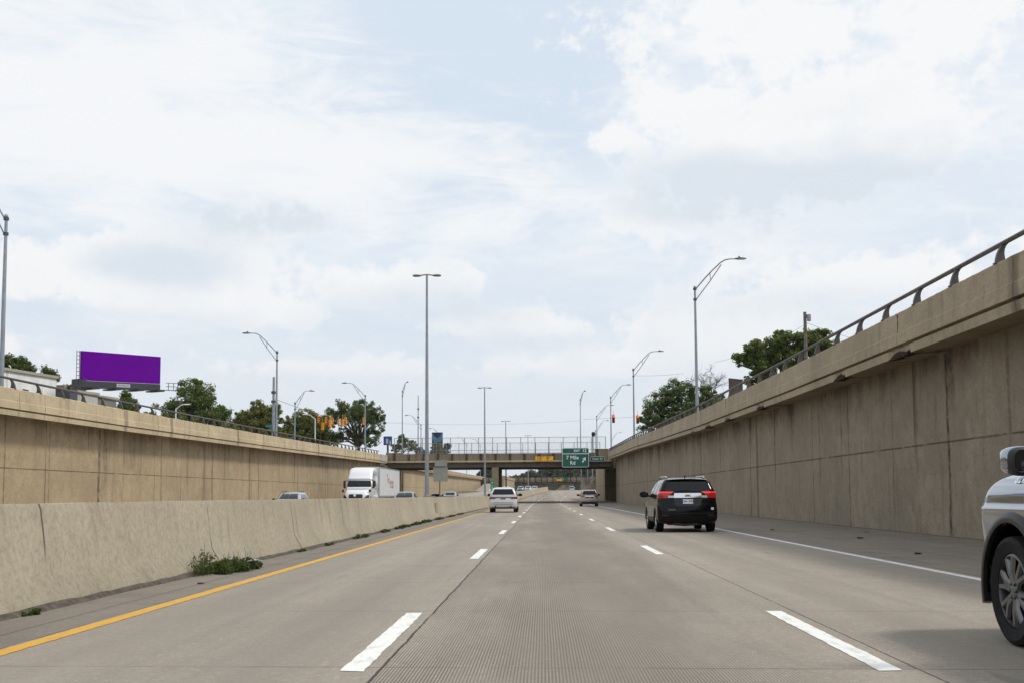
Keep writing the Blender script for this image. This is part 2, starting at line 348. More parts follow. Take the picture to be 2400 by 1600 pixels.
def cx(Y):            # the road swings gently right beyond the bridge
    return 0.0 if Y < 141 else ((Y-141)**2/2800 if Y < 420 else (279**2/2800 + (Y-420)*279/1400))
ZR = [(-60, 0), (150, 0), (165, .06), (180, .25), (200, .6), (225, 1.05), (255, 1.62), (283, 2.12), (305, 2.42), (325, 2.55), (345, 2.5), (370, 2.2), (420, 1.2), (470, .5), (700, .3)]
def zr(Y): return ip(Y, ZR)
TOPR = [(-60, 5.78), (21, 5.78), (28.5, 5.80), (43, 5.85), (66.5, 6.03), (90, 6.38), (114, 6.80), (160, 7.23), (240, 7.6), (800, 8.0)]
TOPL = [(-60, 5.66), (45, 5.71), (60, 5.79), (87, 6.04), (120, 6.42), (151, 6.80), (160, 6.9), (240, 7.1), (420, 8.3), (800, 8.3)]
CXT = [(-60, 0), (141, 0), (160, .13), (180, .54), (200, 1.24), (228, 2.7), (255, 4.5), (283, 6.7), (300, 7.8), (320, 8.5), (345, 8.5), (385, 7.2), (430, 5), (700, -12)]
def cx(Y): return ip(Y, CXT)
def ys_(a, b, near=2.0, far=6.0):
    r = [a]; 
    while r[-1] < b: r.append(min(b, r[-1] + (near if r[-1] < 190 else far)))
    return r
# ------------------------------------------------------------------ ground: one sheet with the sunken motorway cut through it
g = MB(); rows = []
for Y in [-900, -60.1] + ys_(-60, 520, 10, 10) + [521, 700, 1200, 3500]:
    zl, zrr = ip(Y, TOPL)-1.0, ip(Y, TOPR)-1.0
    if -60 <= Y <= 520:
        c = cx(Y); xl = -22.9 if Y < 176 else -22.4
        xr = 10.75 + max(c, 0)
        rows.append([(-3500, Y, zl), (-200, Y, zl), (xl-.5, Y, zl), (xl-.45, Y, zr(Y)-.12), (0, Y, zr(Y)-.12), (xr, Y, zr(Y)-.12), (xr+.05, Y, zrr), (200, Y, zrr), (3500, Y, zrr)])
    else:
        z = (zl+zrr)/2
        rows.append([(-3500, Y, z), (-200, Y, z), (-23, Y, z), (-22.9, Y, z), (0, Y, z), (11, Y, z), (11.2, Y, z), (200, Y, z), (3500, Y, z)])
g.grid(rows)
M_ground = mat('upper ground', (.13, .125, .09), .95, var=.35, vscale=.15)
tag(g.build('ground', M_ground), kind='structure')
# ------------------------------------------------------------------ pavements
def pavement(name, base, grooves, joints=(), trans=None, shoulder=False):
    m = bpy.data.materials.new(name); m.use_nodes = True; t = NT(m.node_tree); MATS[name] = m
    b = t.n('ShaderNodeBsdfPrincipled'); o = t.n('ShaderNodeOutputMaterial'); t.lk(b.outputs[0], o.inputs[0])
    pos = t.n('ShaderNodeNewGeometry').outputs['Position']; x, y, z = t.xyz(pos)
    big = t.noise(t.vmap(pos, (1, .25, 1)), .5, 5, .6); mid = t.noise(t.vmap(pos, (1, .5, 1)), 2.4, 6, .65); fi = t.noise(pos, 55, 4, .75); fi2 = t.noise(pos, 16, 5, .7)
    c = t.mix(t.ss(big, .3, .7), tuple(v*.90 for v in base), tuple(v*1.07 for v in base))
    c = t.mix(t.mul(t.ss(mid, .42, .70), .34), c, tuple(v*.64 for v in base))
    lg = t.noise(t.vmap(pos, (3.2, .045, 1)), 1.0, 5, .6)                        # long tyre polish streaks
    lg2 = t.noise(t.vmap(pos, (.9, .05, 1), (5, 3, 1)), 1.0, 6, .65); c = t.mix(t.mul(t.ss(lg2, .42, .62), .42), c, tuple(v*.66 for v in base)); c = t.mix(t.mul(t.ss(lg, .45, .70), .34), c, tuple(v*.58 for v in base))
    c = t.mix(t.mul(t.ss(fi, .42, .68), .62), c, tuple(v*.45 for v in base))
    c = t.mix(t.mul(t.ss(fi2, .52, .70), .45), c, tuple(min(1, v*1.42) for v in base)); fi3 = t.noise(t.vmap(pos, (1, .35, 1)), 22, 5, .8); c = t.mix(t.mul(t.ss(fi3, .45, .66), .4), c, tuple(v*.55 for v in base))
    h = t.mul(fi, .35)
    if grooves:
        wob = t.mul(t.m('SUBTRACT', t.noise(t.vmap(pos, (1, .3, 1)), .8, 2), .5), .012)
        gr = t.m('SINE', t.m('MULTIPLY', t.m('ADD', x, wob), 2*math.pi/.0225))
        gr = t.ss(gr, -.25, .75)
        lane = t.add(t.mul(t.m('SUBTRACT', t.ss(x, -1.12, -1.06), t.ss(x, 1.5, 2.3)), .95), t.mul(t.m('SUBTRACT', 1.0, t.ss(x, -1.2, -1.06)), .26), t.mul(t.ss(x, 1.5, 2.3), .10))
        lane = t.mul(lane, t.ss(t.noise(t.vmap(pos, (.8, .18, 1)), .9, 4, .6), .22, .60))
        c = t.mix(t.mul(gr, lane, .85), c, tuple(v*.20 for v in base))
        cl = t.m('SUBTRACT', 1.0, t.ss(t.m('ABSOLUTE', t.m('SUBTRACT', x, t.m('ADD', .52, t.mul(t.m('SUBTRACT', big, .5), .6)))), .15, 1.3))
        c = t.mix(t.mul(cl, .54), c, tuple(v*.50 for v in base))                 # oil drip band down the middle lane
        for xx in (3.25, 5.1, -2.0, -3.4):
            tl = t.m('SUBTRACT', 1.0, t.ss(t.m('ABSOLUTE', t.m('SUBTRACT', x, xx)), .1, .6)); c = t.mix(t.mul(tl, .32), c, tuple(v*.55 for v in base))
        h = t.m('SUBTRACT', h, t.mul(gr, lane, .9))
    wj = t.mul(t.m('SUBTRACT', t.noise(pos, 1.6, 5, .7), .5), .045)
    for xx, ww, st in joints:
        j = t.line(t.m('ADD', x, wj), xx, ww)
        c = t.mix(t.mul(j, st, t.ss(t.noise(t.vmap(pos, (1, .6, 1)), 1.1, 3), .25, .45)), c, (.035, .032, .03))
    if trans:
        j = t.per(t.add(y, t.mul(x, .035), t.mul(wj, 1.4)), trans[0], trans[1], .022)
        c = t.mix(t.mul(j, .5, t.ss(t.noise(pos, .7, 3), .3, .55)), c, (.05, .045, .04))
    sk = t.m('SUBTRACT', t.noise(t.vmap(pos, (2.6, .32, 1), (4, 8, 0)), 1.0, 3, .5), .69)
    c = t.mix(t.mul(t.ss(sk, 0, .04), .6), c, tuple(v*.45 for v in base))       # rubber scuffs
    if shoulder:
        c = t.mix(t.mul(t.ss(t.noise(pos, .9, 5, .65), .45, .7), .5), c, tuple(v*.55 for v in base))
    t.put(b.inputs['Base Color'], c); b.inputs['Roughness'].default_value = .82; b.inputs['Specular IOR Level'].default_value = .3
    bp = t.n('ShaderNodeBump'); bp.inputs['Strength'].default_value = .5; bp.inputs['Distance'].default_value = .006
    t.lk(h, bp.inputs['Height']); t.lk(bp.outputs[0], b.inputs['Normal'])
    return m
ROADC = (.378, .328, .268)
M_road = pavement('motorway concrete', ROADC, True, joints=((-1.10, .017, .95), (2.47, .013, .8), (-4.22, .02, .9)), trans=(3.75, 7.75))
M_shR = pavement('right shoulder concrete', (.265, .228, .182), False, joints=((6.05, .02, .7), (7.4, .015, .6), (10.18, .07, .8)), trans=(5.4, 6.2), shoulder=True)
M_shL = pavement('left shoulder concrete', (.255, .220, .180), False, joints=((-4.62, .02, .6), (-5.33, .05, .9)), trans=(5.4, 12.3), shoulder=True)
M_opp = pavement('opposite carriageway concrete', ROADC, False, trans=(5, 3))
def strip(x0, x1, Y0, Y1, dz=0.0, nx=1, mb=None, follow=True):
    mb = mb or MB(); rows = []
    for Y in ys_(Y0, Y1): rows.append([(x0+(x1-x0)*i/nx + (cx(Y) if follow else 0), Y, zr(Y)+dz) for i in range(nx+1)])
    return mb.grid(rows)
tag(strip(-4.22, 6.02, -60, 480, 0, 4).build('road', M_road), kind='structure')
sh = MB()                                                    # shoulder rises a little towards the wall
sh.grid([[(6.02+cx(Y), Y, zr(Y)), (8+cx(Y), Y, zr(Y)+.02), (10.6+cx(Y)*(1 if Y > 200 else 0), Y, zr(Y)+.07)] for Y in ys_(-60, 480)])
tag(sh.build('road_shoulder', M_shR), kind='structure')
tag(strip(-5.7, -4.22, -60, 480, 0).build('road_shoulder', M_shL), kind='structure')
tag(strip(-22.9, -5.7, -60, 330, 0).build('road', M_opp), kind='structure')
# painted markings, 4 mm proud
def paint(name, base, wear=.35):
    m = bpy.data.materials.new(name); m.use_nodes = True; t = NT(m.node_tree)
    b = t.n('ShaderNodeBsdfPrincipled'); o = t.n('ShaderNodeOutputMaterial'); t.lk(b.outputs[0], o.inputs[0])
    pos = t.n('ShaderNodeNewGeometry').outputs['Position']
    n = t.noise(t.vmap(pos, (1, .35, 1)), 9, 7, .7); n2 = t.noise(pos, 60, 3, .7)
    c = t.mix(t.mul(t.ss(n, .46, .66), wear), base, tuple(v*.5 for v in base)); c = t.mix(t.mul(t.ss(n2, .5, .75), .25), c, tuple(v*.6 for v in base))
    t.put(b.inputs['Base Color'], c); b.inputs['Roughness'].default_value = .75
    return m
M_pw = paint('white road paint', (.78, .77, .73), .5); M_py = paint('yellow road paint', (.62, .335, .035), .3)
def ragged(x0, x1, Y0, Y1, mb, amp=.007, step=.11, dz=.004, follow=True):
    ys = [Y0]
    while ys[-1] < Y1: ys.append(min(Y1, ys[-1] + (step if ys[-1] < 60 else 3.0)))
    rows = [[(x0 + random.uniform(-amp, amp)+cx(Y), Y+random.uniform(-.02, .02), zr(Y)+dz), (x1+random.uniform(-amp, amp)+cx(Y), Y+random.uniform(-.02, .02), zr(Y)+dz)] for Y in ys]
    return mb.grid(rows)
md = MB()
for k in range(-2, 24):
    Y = 7.6 + 13.35*k; ragged(-1.36, -1.20, Y, Y+3.75, md)
for k in range(-2, 22):
    Y = 7.6 + 14.6*k; ragged(2.19, 2.35, Y, Y+3.8, md)
tag(md.build('lane_marking', M_pw, fix=False), kind='structure')
tag(ragged(5.76, 5.90, -40, 158, MB()).build('edge_marking', M_pw, fix=False), kind='structure')
tag(ragged(-4.17, -4.01, -40, 330, MB(), .008).build('edge_marking', M_py, fix=False), kind='structure')
gm = MB()                                                    # exit gore beyond the bridge
ragged(5.7, 5.86, 178, 300, gm); ragged(7.2, 7.4, 196, 300, gm)
for k in range(5):
    Y = 182+4*k; kx = cx(Y); gm.poly([(5.9+kx, Y, zr(Y)+.004), (7.0+kx+.1*k, Y+1.5, zr(Y+1.5)+.004), (7.0+kx+.1*k, Y+2.1, zr(Y+2.1)+.004), (5.9+kx, Y+.6, zr(Y+.6)+.004)])
tag(gm.build('edge_marking', M_pw, fix=False), kind='structure')
om = MB()
for xx in (-10.6, -14.2):
    for k in range(-1, 24): ragged(xx, xx+.15, 13*k, 13*k+3.6, om)
ragged(-6.9, -6.75, -40, 320, om); ragged(-18.0, -17.85, -40, 300, om)
tag(om.build('lane_marking', M_pw, fix=False), kind='structure')
# ------------------------------------------------------------------ median barrier
def barrier_rows(Y, jit=True):
    c, z = cx(Y), zr(Y); jz = random.uniform(-.006, .006) if jit else 0
    R = [(-5.20, -.03), (-5.20, .085), (-5.36, .34), (-5.455, 1.04), (-5.475, 1.10+jz), (-5.78, 1.10+jz), (-5.80, 1.04), (-5.89, .34), (-6.05, .085), (-6.05, -.03)]
    return [(x+c+random.uniform(-.003, .003), Y, z+h) for x, h in R]
br = empty('median_barrier', (-5.62, 60, 0), label='long grey concrete median barrier with sloped foot between the two carriageways', cat='concrete barrier')
mb = MB(); mb.grid([barrier_rows(Y) for Y in ys_(-40, 283, 1.5, 4)])
e = barrier_rows(283); mb.poly(e)
mb.build('barrier_body', M_bar, br, smooth=40, world=True)
rb = MB()                                                    # rough asphalt wedge and dirt at the foot
rr = []
for Y in [-20+.3*i for i in range(420)]:
    wv = .035+.05*abs(math.sin(Y*.9)*math.sin(Y*.37+1)) + random.uniform(0, .025)
    rr.append([(-5.205+cx(Y), Y, zr(Y)+.05+random.uniform(0, .02)), (-5.20+wv*.5+cx(Y), Y, zr(Y)+.03+random.uniform(0, .012)), (-5.2+wv+cx(Y), Y, zr(Y)-.004)])
rb.grid(rr); rb.build('dirt_seam', mat('dirt', (.085, .07, .055), .95, var=.4, vscale=9), br, world=True)
pb = MB()                                                    # the thicker box with a lamp base cast into the barrier
for Y in (57.0, 114.0):
    pb.box((-5.47, Y-.45, .3), (-5.33, Y+.45, .80)); pb.box((-5.80, Y-.35, 1.09), (-5.45, Y+.35, 1.16))
split_build(pb, 'lamp_pedestal', M_bar, br, world=True)
# ------------------------------------------------------------------ retaining walls
POSTP = [(0, -.02), (.015, .10), (.045, .20), (.085, .29), (.135, .365), (.20, .42), (.27, .405), (.225, .36), (.19, .29), (.175, .20), (.185, .10), (.215, .0), (.22, -.02)]
def retaining_wall(label, s, xw, xp, Y0, Y1, top, posts, mw, mp, spalls=(), step=1.0, follow=False, gap=(), zbase=-.1):
    xo = (lambda Y: cx(Y)) if follow else (lambda Y: 0.0)
    root = empty('retaining_wall', (xw, (Y0+Y1)/2, 0), label=label, cat='retaining wall', group='concrete retaining walls of the sunken motorway')
    ys = [Y0]
    while ys[-1] < Y1: ys.append(min(Y1, ys[-1] + (.22 if (spalls and 18 < ys[-1] < 62) else step)))
    w_, p_, so_ = MB(), MB(), MB(); rw, rp, rs = [], [], []
    for Y in ys:
        zt, o_ = top(Y), xo(Y); zb = zt-1.13; xl = xp+.05*s
        for (a, b_, d) in spalls:
            if a < Y < b_: zb += d*(.55+.45*math.sin(Y*9.1)*math.sin(Y*23.7+1)) + random.uniform(-.02, .03); xl += s*random.uniform(.02, .10)
        zb = min(zb, zt-.93); xf, zg = xp+o_, zt+random.uniform(-.006, .006)
        rw.append([(xw+o_, Y, zr(Y)+zbase), (xw+o_, Y, 2.0), (xw+o_, Y, zt-1.02), (xw+o_+.6*s, Y, zt-1.02), (xw+o_+.6*s, Y, zr(Y)+zbase)])
        rp.append([(xl+o_, Y, zb), (xl+o_-.02*s, Y, zt-.915), (xf+.14*s, Y, zt-.905), (xf+.14*s, Y, zt-.855), (xf-.005*s, Y, zt-.845), (xf, Y, zt-.56), (xf+.025*s, Y, zt-.53), (xf+.03*s, Y, zg-.03), (xf+.055*s, Y, zg), (xf+.36*s, Y, zg), (xf+.36*s, Y, zt-.9)])
        rs.append([(xl+o_, Y, zb), (xl+o_+.12*s, Y, zt-1.10), (xw+o_+.02*s, Y, zt-1.04)])
    w_.grid(rw); w_.poly(rw[0]); w_.poly(rw[-1]); w_.build('wall_panel', mw, root, world=True)
    p_.grid(rp); p_.poly(rp[0]); p_.poly(rp[-1]); p_.build('parapet', mp, root, world=True)
    so_.grid(rs); so_.build('soffit', M_soff, root, world=True)
    rl = MB(); xr_ = xp+.21*s
    segs = [(Y0, Y1)] if not gap else gap
    for a, b_ in segs: rl.tube([(xr_+xo(Y), Y, top(Y)+.415) for Y in ys_(a, b_, 4, 6)], .052, 8)
    if posts: rl.build('rail', M_rail, root, smooth=40, world=True)
    first = None
    for Y in posts:
        if first is None:
            q = MB(); q.extrude([(u*s, -.05, h) for u, h in POSTP], (0, .10, 0)); q.box((-.02*s if s > 0 else -.24, -.08, -.01), (.24 if s > 0 else .02, .08, .015))
            first = q.build('rail_post', M_rail, root)
            pz = first
        else:
            pz = first.copy(); COL.objects.link(pz); pz.parent = root
        pz.location = (xp+.03*s+xo(Y)-xw, Y-(Y0+Y1)/2, top(Y))
    return root
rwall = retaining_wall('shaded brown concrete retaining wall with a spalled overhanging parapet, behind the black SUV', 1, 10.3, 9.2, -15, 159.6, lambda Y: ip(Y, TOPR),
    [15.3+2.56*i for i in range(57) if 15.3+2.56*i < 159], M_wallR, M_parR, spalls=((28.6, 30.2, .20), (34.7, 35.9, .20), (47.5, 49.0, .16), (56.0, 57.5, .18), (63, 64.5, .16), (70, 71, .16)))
lwall = retaining_wall('sunlit tan concrete retaining wall with steel rail, left of the oncoming carriageway', -1, -22.9, -21.95, 15, 159.6, lambda Y: ip(Y, TOPL),
    [36.8+2.42*i for i in range(51) if 36.8+2.42*i < 152], M_wallL, M_par, gap=((15, 153),), step=1.5)
eb = MB(); eb.grid([[(-21.92, Y, 5.98), (-21.92, Y, ip(Y, TOPL)+.01), (-22.4, Y, ip(Y, TOPL)+.012)] for Y in (153.5, 159.55)]); eb.build('pale_end_block', M_pale, lwall, world=True)['label'] = 'pale grey patched end block'
# joints on the right wall: tall dark wet streaks below open parapet joints
jg = MB()                                                    # ragged opening where the parapet joint has crumbled
jg.grid([[(9.222+random.uniform(-.002, .004), 29.35+random.uniform(-.05, -.01), z), (9.222, 29.35+random.uniform(.01, .05), z)] for z in np.linspace(5.27, 5.76, 12)])
jg.grid([[(9.219, 57.0+random.uniform(-.07, -.02), z), (9.219, 57.0+random.uniform(.02, .07), z)] for z in np.linspace(5.4, 5.93, 10)])
split_build(jg, 'crumbled_joint', mat('deep crack', (.03, .025, .02), .95), rwall, world=True, fix=False)
for (Y0, Y1) in ():
    pass
scr = MB()                                                   # bare aggregate where the lip has broken away
for (a, b_) in ((28.6, 30.2), (34.7, 35.9), (47.6, 48.8), (56.0, 57.4), (63, 64.3)):
    yy = np.linspace(a, b_, 34); zt = ip(a, TOPR)
    scr.grid([[(9.222+random.uniform(0, .01), y, zt-1.16), (9.222, y+random.uniform(-.06, .06), zt-1.15+.02+.085*abs(math.sin(i*.095+a))*(1.3-abs(i-16.5)/16.5)+random.uniform(0, .045)*(0 if i in (0, 33) else 1))] for i, y in enumerate(yy)])
    scr.grid([[(9.23, y, zt-1.155+random.uniform(-.01, .01)), (9.30+random.uniform(0, .35), y, zt-1.125)] for i, y in enumerate(yy)])
split_build(scr, 'spall_scar', mat('broken concrete', (.04, .032, .024), .95, var=.6, vscale=14, spec=.1), rwall, world=True, fix=False)
# walls beyond the bridge
retaining_wall('bright tan retaining wall seen through the bridge opening, left of the climbing ramp', -1, -21.8, -21.2, 177, 420, lambda Y: ip(Y, TOPL)-.35, [], M_far, M_far, step=6)
rw2 = MB(); rw2.box((-11.2, 330, 1.5), (-10.5, 395, 6.5), rz=-.02); rw2.box((-11.3, 329.9, 6.0), (-10.35, 395.1, 6.9), rz=-.02)
w2 = empty('retaining_wall', (-10.8, 360, 2), label='far tan wall end standing between the ramp and the oncoming lanes, past the bridge pier', cat='retaining wall', group='concrete retaining walls of the sunken motorway')
rw2.build('wall_panel', M_far, w2, world=True)
MB().tube([(-10.6, 330, 7.25), (-9.6, 394, 7.25)], .05, 6).build('rail', M_rail, w2, world=True)
rp2 = MB(); rp2.grid([[(-20.5, Y, max(zr(Y), ip(Y, [(290, .3), (320, 1.5), (435, 7.2)]))+.02), (-14.6, Y, max(zr(Y), ip(Y, [(290, .3), (320, 1.5), (435, 7.2)]))+.02)] for Y in range(290, 440, 6)])
tag(rp2.build('ramp', M_opp), kind='structure')
rmk = MB(); rmk.grid([[(-16.4, Y, ip(Y, [(290, .3), (320, 1.5), (435, 7.2)])+.05), (-15.9, Y, ip(Y, [(290, .3), (320, 1.5), (435, 7.2)])+.05)] for Y in range(300, 432, 6)])
tag(rmk.build('edge_marking', M_pw, fix=False), kind='structure')
# ------------------------------------------------------------------ bridge
M_shade = concrete('shade darkened concrete', (.085, .075, .062), streak=.4, dirt=.4)  # under-bridge shade painted into the concrete of rear pier and abutment
B0, B1 = 160.0, 176.0
bd = empty('road_bridge', (-6, 168, 0), label='weathered concrete road bridge with chain link fences crossing the motorway', cat='bridge')
def bp(name, mb, m, parent=bd, **k): return mb.build(name, m, parent, world=True, **k)
bp('deck', MB().box((-22.4, B0-.1, 5.80), (9.75, B1+.1, 6.12)), M_brd); bp('ledge', MB().box((-22.4, B0-.28, 5.86), (9.75, B0-.1, 6.08)), M_par)  # ledge takes the paler parapet concrete to paint in the light on it
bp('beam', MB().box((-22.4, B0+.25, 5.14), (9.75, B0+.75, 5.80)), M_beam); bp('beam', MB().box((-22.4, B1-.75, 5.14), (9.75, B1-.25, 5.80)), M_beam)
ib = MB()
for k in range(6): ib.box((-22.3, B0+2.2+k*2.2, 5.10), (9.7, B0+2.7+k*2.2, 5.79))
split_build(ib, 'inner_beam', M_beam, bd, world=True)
for ya, yb in ((B0, B0+.28), (B1-.28, B1)):
    q = MB().box((-21.9, ya+.0, 6.12), (9.1, yb, 7.08))
    for k in range(15): q.box((-21.15+2.05*k, ya-.05 if ya == B0 else yb, 6.13), (-20.8+2.05*k, ya if ya == B0 else yb+.05, 7.06))
    bp('parapet', q, M_brd)
bp('end_pillar', MB().box((7.35, B0-.12, 6.13), (9.3, B0+.5, 7.55)).box((7.28, B0-.18, 7.55), (9.36, B0+.56, 7.63)), M_brd)
bp('end_pillar', MB().box((-22.2, B0-.12, 6.13), (-19.9, B0+.5, 7.25)), M_brd)
bp('pier', MB().box((-7.2, B0+.3, -.1), (-6.25, B0+1.2, 5.12)), M_pier); bp('pier', MB().box((-7.15, B0+1.21, -.1), (-6.30, B1-.3, 5.12)), M_shade)
bp('abutment', MB().box((11.6, B0-.3, -.1), (12.2, B1, 5.8)), M_shade); bp('abutment', MB().extrude([(12.2, B1-.2, -.1), (9.6, B1-.2, -.1), (9.15, B1+20, -.1), (12.2, B1+20, -.1)], (0, 0, 6.6)), M_pier); bp('abutment', MB().box((9.76, B0-.28, 4.95), (13.2, B1-.25, 6.9)), M_brd); sg_ = MB().box((10.3, B0-1, .06), (11.6, B1, .08)); tag(sg_.build('road_shoulder', M_shR), kind='structure')  # first abutment set back to deepen the dark; its colour adds painted shade
bp('abutment', MB().box((-23.5, B0-.3, -.1), (-22.0, B1+1, 5.5)), M_far)
def fence(Yf, x0, x1, z0, z1):
    fr = empty('chain_link_fence', ((x0+x1)/2, Yf, z0), label='tall chain link fence along the near edge of the bridge' if Yf < 170 else 'chain link fence along the far edge of the bridge, seen through the near one', cat='fence', group='chain link fences on the bridge')
    q = MB(); q.tube([(x0, Yf, z1), (x1, Yf, z1)], .03, 6); q.tube([(x0, Yf, z0+.45), (x1, Yf, z0+.45)], .03, 6); q.tube([(x0, Yf, z0+.08), (x1, Yf, z0+.08)], .02, 6)
    q.build('rail', M_fence, fr, world=True)
    n = int(round((x1-x0)/2.05)); f0 = None
    for i in range(n+1):
        if f0 is None: pz = f0 = MB().tube([(0, 0, -.5), (0, 0, z1-z0)], .045, 6).build('fence_post', M_fence, fr)
        else: pz = f0.copy(); COL.objects.link(pz); pz.parent = fr
        pz.location = (x0+(x1-x0)*i/n-(x0+x1)/2, 0, 0)
    q = MB(); H = z1-z0-.1; d = .11; r = .0022
    xx = x0-H
    while xx < x1:
        for sg in (1, -1):
            a, b_ = (xx, z0+.08), (xx+H, z0+.08+H)
            if a[0] < x0: a = (x0, a[1]+x0-a[0])
            if b_[0] > x1: b_ = (x1, b_[1]-(b_[0]-x1))
            if b_[0] > a[0]:
                za, zb = (a[1], b_[1]) if sg > 0 else (z0+z1-a[1]-.0, z0+z1-b_[1]-.0)
                q.tube([(a[0], Yf+.03, za), (b_[0], Yf+.03, zb)], r, 3, caps=False)
        xx += d
    q.build('wire_mesh', M_fence, fr, world=True, fix=False)
fence(B0-.06, -21.0, 8.9, 7.08, 9.32); fence(B1+.06, -21.0, 8.9, 7.08, 9.30)
# ------------------------------------------------------------------ signs on the bridge
def rrect(w_, h_, r, n=5):
    pts = []
    for sx, sy, a0 in ((1, 1, 0), (-1, 1, 90), (-1, -1, 180), (1, -1, 270)):
        for i in range(n+1):
            a = math.radians(a0+90*i/n); pts.append((sx*(w_/2-r)+r*math.cos(a), sy*(h_/2-r)+r*math.sin(a)))
    return pts
def ring(mb, outer, inner, y):
    k = mb.V([(a, y, b) for a, b in outer]); j = mb.V([(a, y, b) for a, b in inner]); n = len(outer)
    for i in range(n): mb.face((k+i, k+(i+1) % n, j+(i+1) % n, j+i))
def TM(x, z, y=-.034): return Matrix(((1, 0, 0, x), (0, 0, 1, y), (0, 1, 0, z), (0, 0, 0, 1)))
def sign_board(name, label, cat, cpos, w_, h_, m, border=None, r=.1, back=None):
    o = empty(name, cpos, label=label, cat=cat)
    MB().extrude([(a, -.02, b) for a, b in rrect(w_, h_, r)], (0, .04, 0)).build('panel', m, o)
    if border:
        q = MB(); ring(q, rrect(w_-.03, h_-.03, r), rrect(w_-.03-2*border[0], h_-.03-2*border[0], max(.02, r-border[0])), -.026); q.build('border', border[1], o, fix=False)
    return o
Ysg = 158.9
def at(px, py, Y=Ysg): return P(px, py, Y)
c0 = (at(1291, 1027.5)+at(1352.8, 1072))/2; WS = at(1352.8, 1050).x-at(1291, 1050).x; HS = at(1320, 1027.5).z-at(1320, 1072).z
ex = sign_board('exit_sign', 'large green exit sign for 7 Mile Rd with slanted arrow hung on the bridge', 'exit sign', c0, WS, HS, M_green, (.055, M_signw), .22)
def sx(u): return (u-1494)/412*WS
def sz(v): return -(v-594.5)/295*HS
q = MB(); q.poly([(sx(1296), -.027, sz(530)), (sx(1692), -.027, sz(530)), (sx(1692), -.027, sz(540)), (sx(1296), -.027, sz(540))])
text_mb('EXIT', .29, .012, M=TM(sx(1516), sz(491)), into=q); text_mb('12', .42, .014, M=TM(sx(1630), sz(490)), into=q)
q.build('exit_lettering', M_signw, ex, fix=False)
q = text_mb('7 Mile', .50, .014, M=TM(sx(1447), sz(596))); text_mb('Rd', .48, .014, M=TM(sx(1450), sz(677)), into=q)
q.build('road_lettering', M_signw, ex, fix=False)
a, b_ = Vector((sx(1600), 0, sz(668))), Vector((sx(1642), 0, sz(596))); d = (b_-a).normalized(); p = Vector((d.z, 0, -d.x)); o_ = Vector((0, -.034, 0)); mdp = a+(b_-a)*.52
q = MB(); q.poly([a+p*.10+o_, mdp+p*.085+o_, mdp-p*.085+o_, a-p*.10+o_]); q.poly([mdp+p*.30-d*.02+o_, b_+d*.10+o_, mdp-p*.30-d*.02+o_, mdp+d*.08+o_])
q.build('arrow', M_signw, ex, fix=False)
q = MB()
for xx in (-1.3, 0, 1.3): q.box((xx-.05, .025, -1.1), (xx+.05, .12, 1.1))
for xx in (-1.3, 1.3): q.box((xx-.04, .12, .55), (xx+.04, 1.1, .65))
split_build(q, 'sign_bracket', M_galv, ex)
c1 = (at(1229, 1046.5, 159.7)+at(1271.3, 1057.3, 159.7))/2
cs = sign_board('clearance_sign', 'amber height clearance sign reading 15 feet 9 inches on the bridge parapet', 'clearance sign', c1, 2.6, .68, M_amber, (.02, M_ink), .03)
q = text_mb('15', .50, .006, M=TM(-.72, 0)); text_mb('FT', .14, .0, M=TM(-.22, .16), into=q); text_mb('9', .50, .006, M=TM(.46, 0), into=q); text_mb('IN', .14, .0, M=TM(.80, .16), into=q); q.build('lettering', M_ink, cs, fix=False)
split_build(MB().box((-1.1, .02, -.2), (-1.0, .35, .2)).box((1.0, .02, -.2), (1.1, .35, .2)), 'sign_bracket', M_galv, cs)
c2 = (at(1355.6, 1046.6, 159.6)+at(1389, 1058.8, 159.6))/2
vs = sign_board('street_name_sign', 'small green Vassar Dr street name sign on the bridge beside the exit sign', 'street sign', c2, 2.05, .72, M_green, (.045, M_signw), .16)
q = text_mb('Vassar  Dr', .24, .006, M=TM(0, 0)); q.build('lettering', M_signw, vs, fix=False)
split_build(MB().box((-.8, .02, -.2), (-.7, .30, .2)).box((.7, .02, -.2), (.8, .30, .2)), 'sign_bracket', M_galv, vs)
# ------------------------------------------------------------------ second bridge, far beyond the crest
b2 = empty('road_bridge', (0, 405, 0), label='hazy distant low bridge seen through the opening under the fenced bridge', cat='bridge')
q = MB().box((-22, 398, 5.75), (22, 412, 6.3)).box((-22, 397.8, 6.3), (22, 398.2, 7.35)); q.build('parapet', M_brd, b2, world=True)
MB().box((-22, 398.4, 4.9), (22, 411.6, 5.75)).build('beam', M_beam, b2, world=True)
split_build(MB().box((.6, 398.6, -1), (2.2, 411, 4.9)).box((11.3, 398.6, -1), (13.1, 411, 4.9)), 'pier', M_beam, b2, world=True)
def farsign(px0, px1, py0, py1, label, m, Y=397.5):
    a, b_ = P(px0, py0, Y), P(px1, py1, Y); o = empty('clearance_sign' if m is M_amber else 'exit_sign', (a+b_)/2, label=label, cat='sign')
    MB().box((-(b_.x-a.x)/2, -.03, -(a.z-b_.z)/2), ((b_.x-a.x)/2, .03, (a.z-b_.z)/2)).build('panel', m, o)
    MB().box((-.1, .03, -.1), (.1, .4, .1)).build('sign_bracket', M_galv, o)
farsign(1278.6, 1291, 1099.5, 1103.2, 'tiny amber clearance sign on the distant bridge parapet', M_amber)
farsign(1296, 1305, 1095, 1103, 'small green sign on the distant bridge, right of its amber sign', M_green)
w3 = empty('retaining_wall', (15.6, 386, 0), label='far brown wall right of the distant bridge, capped by a curved parapet and rail', cat='retaining wall', group='concrete retaining walls of the sunken motorway')
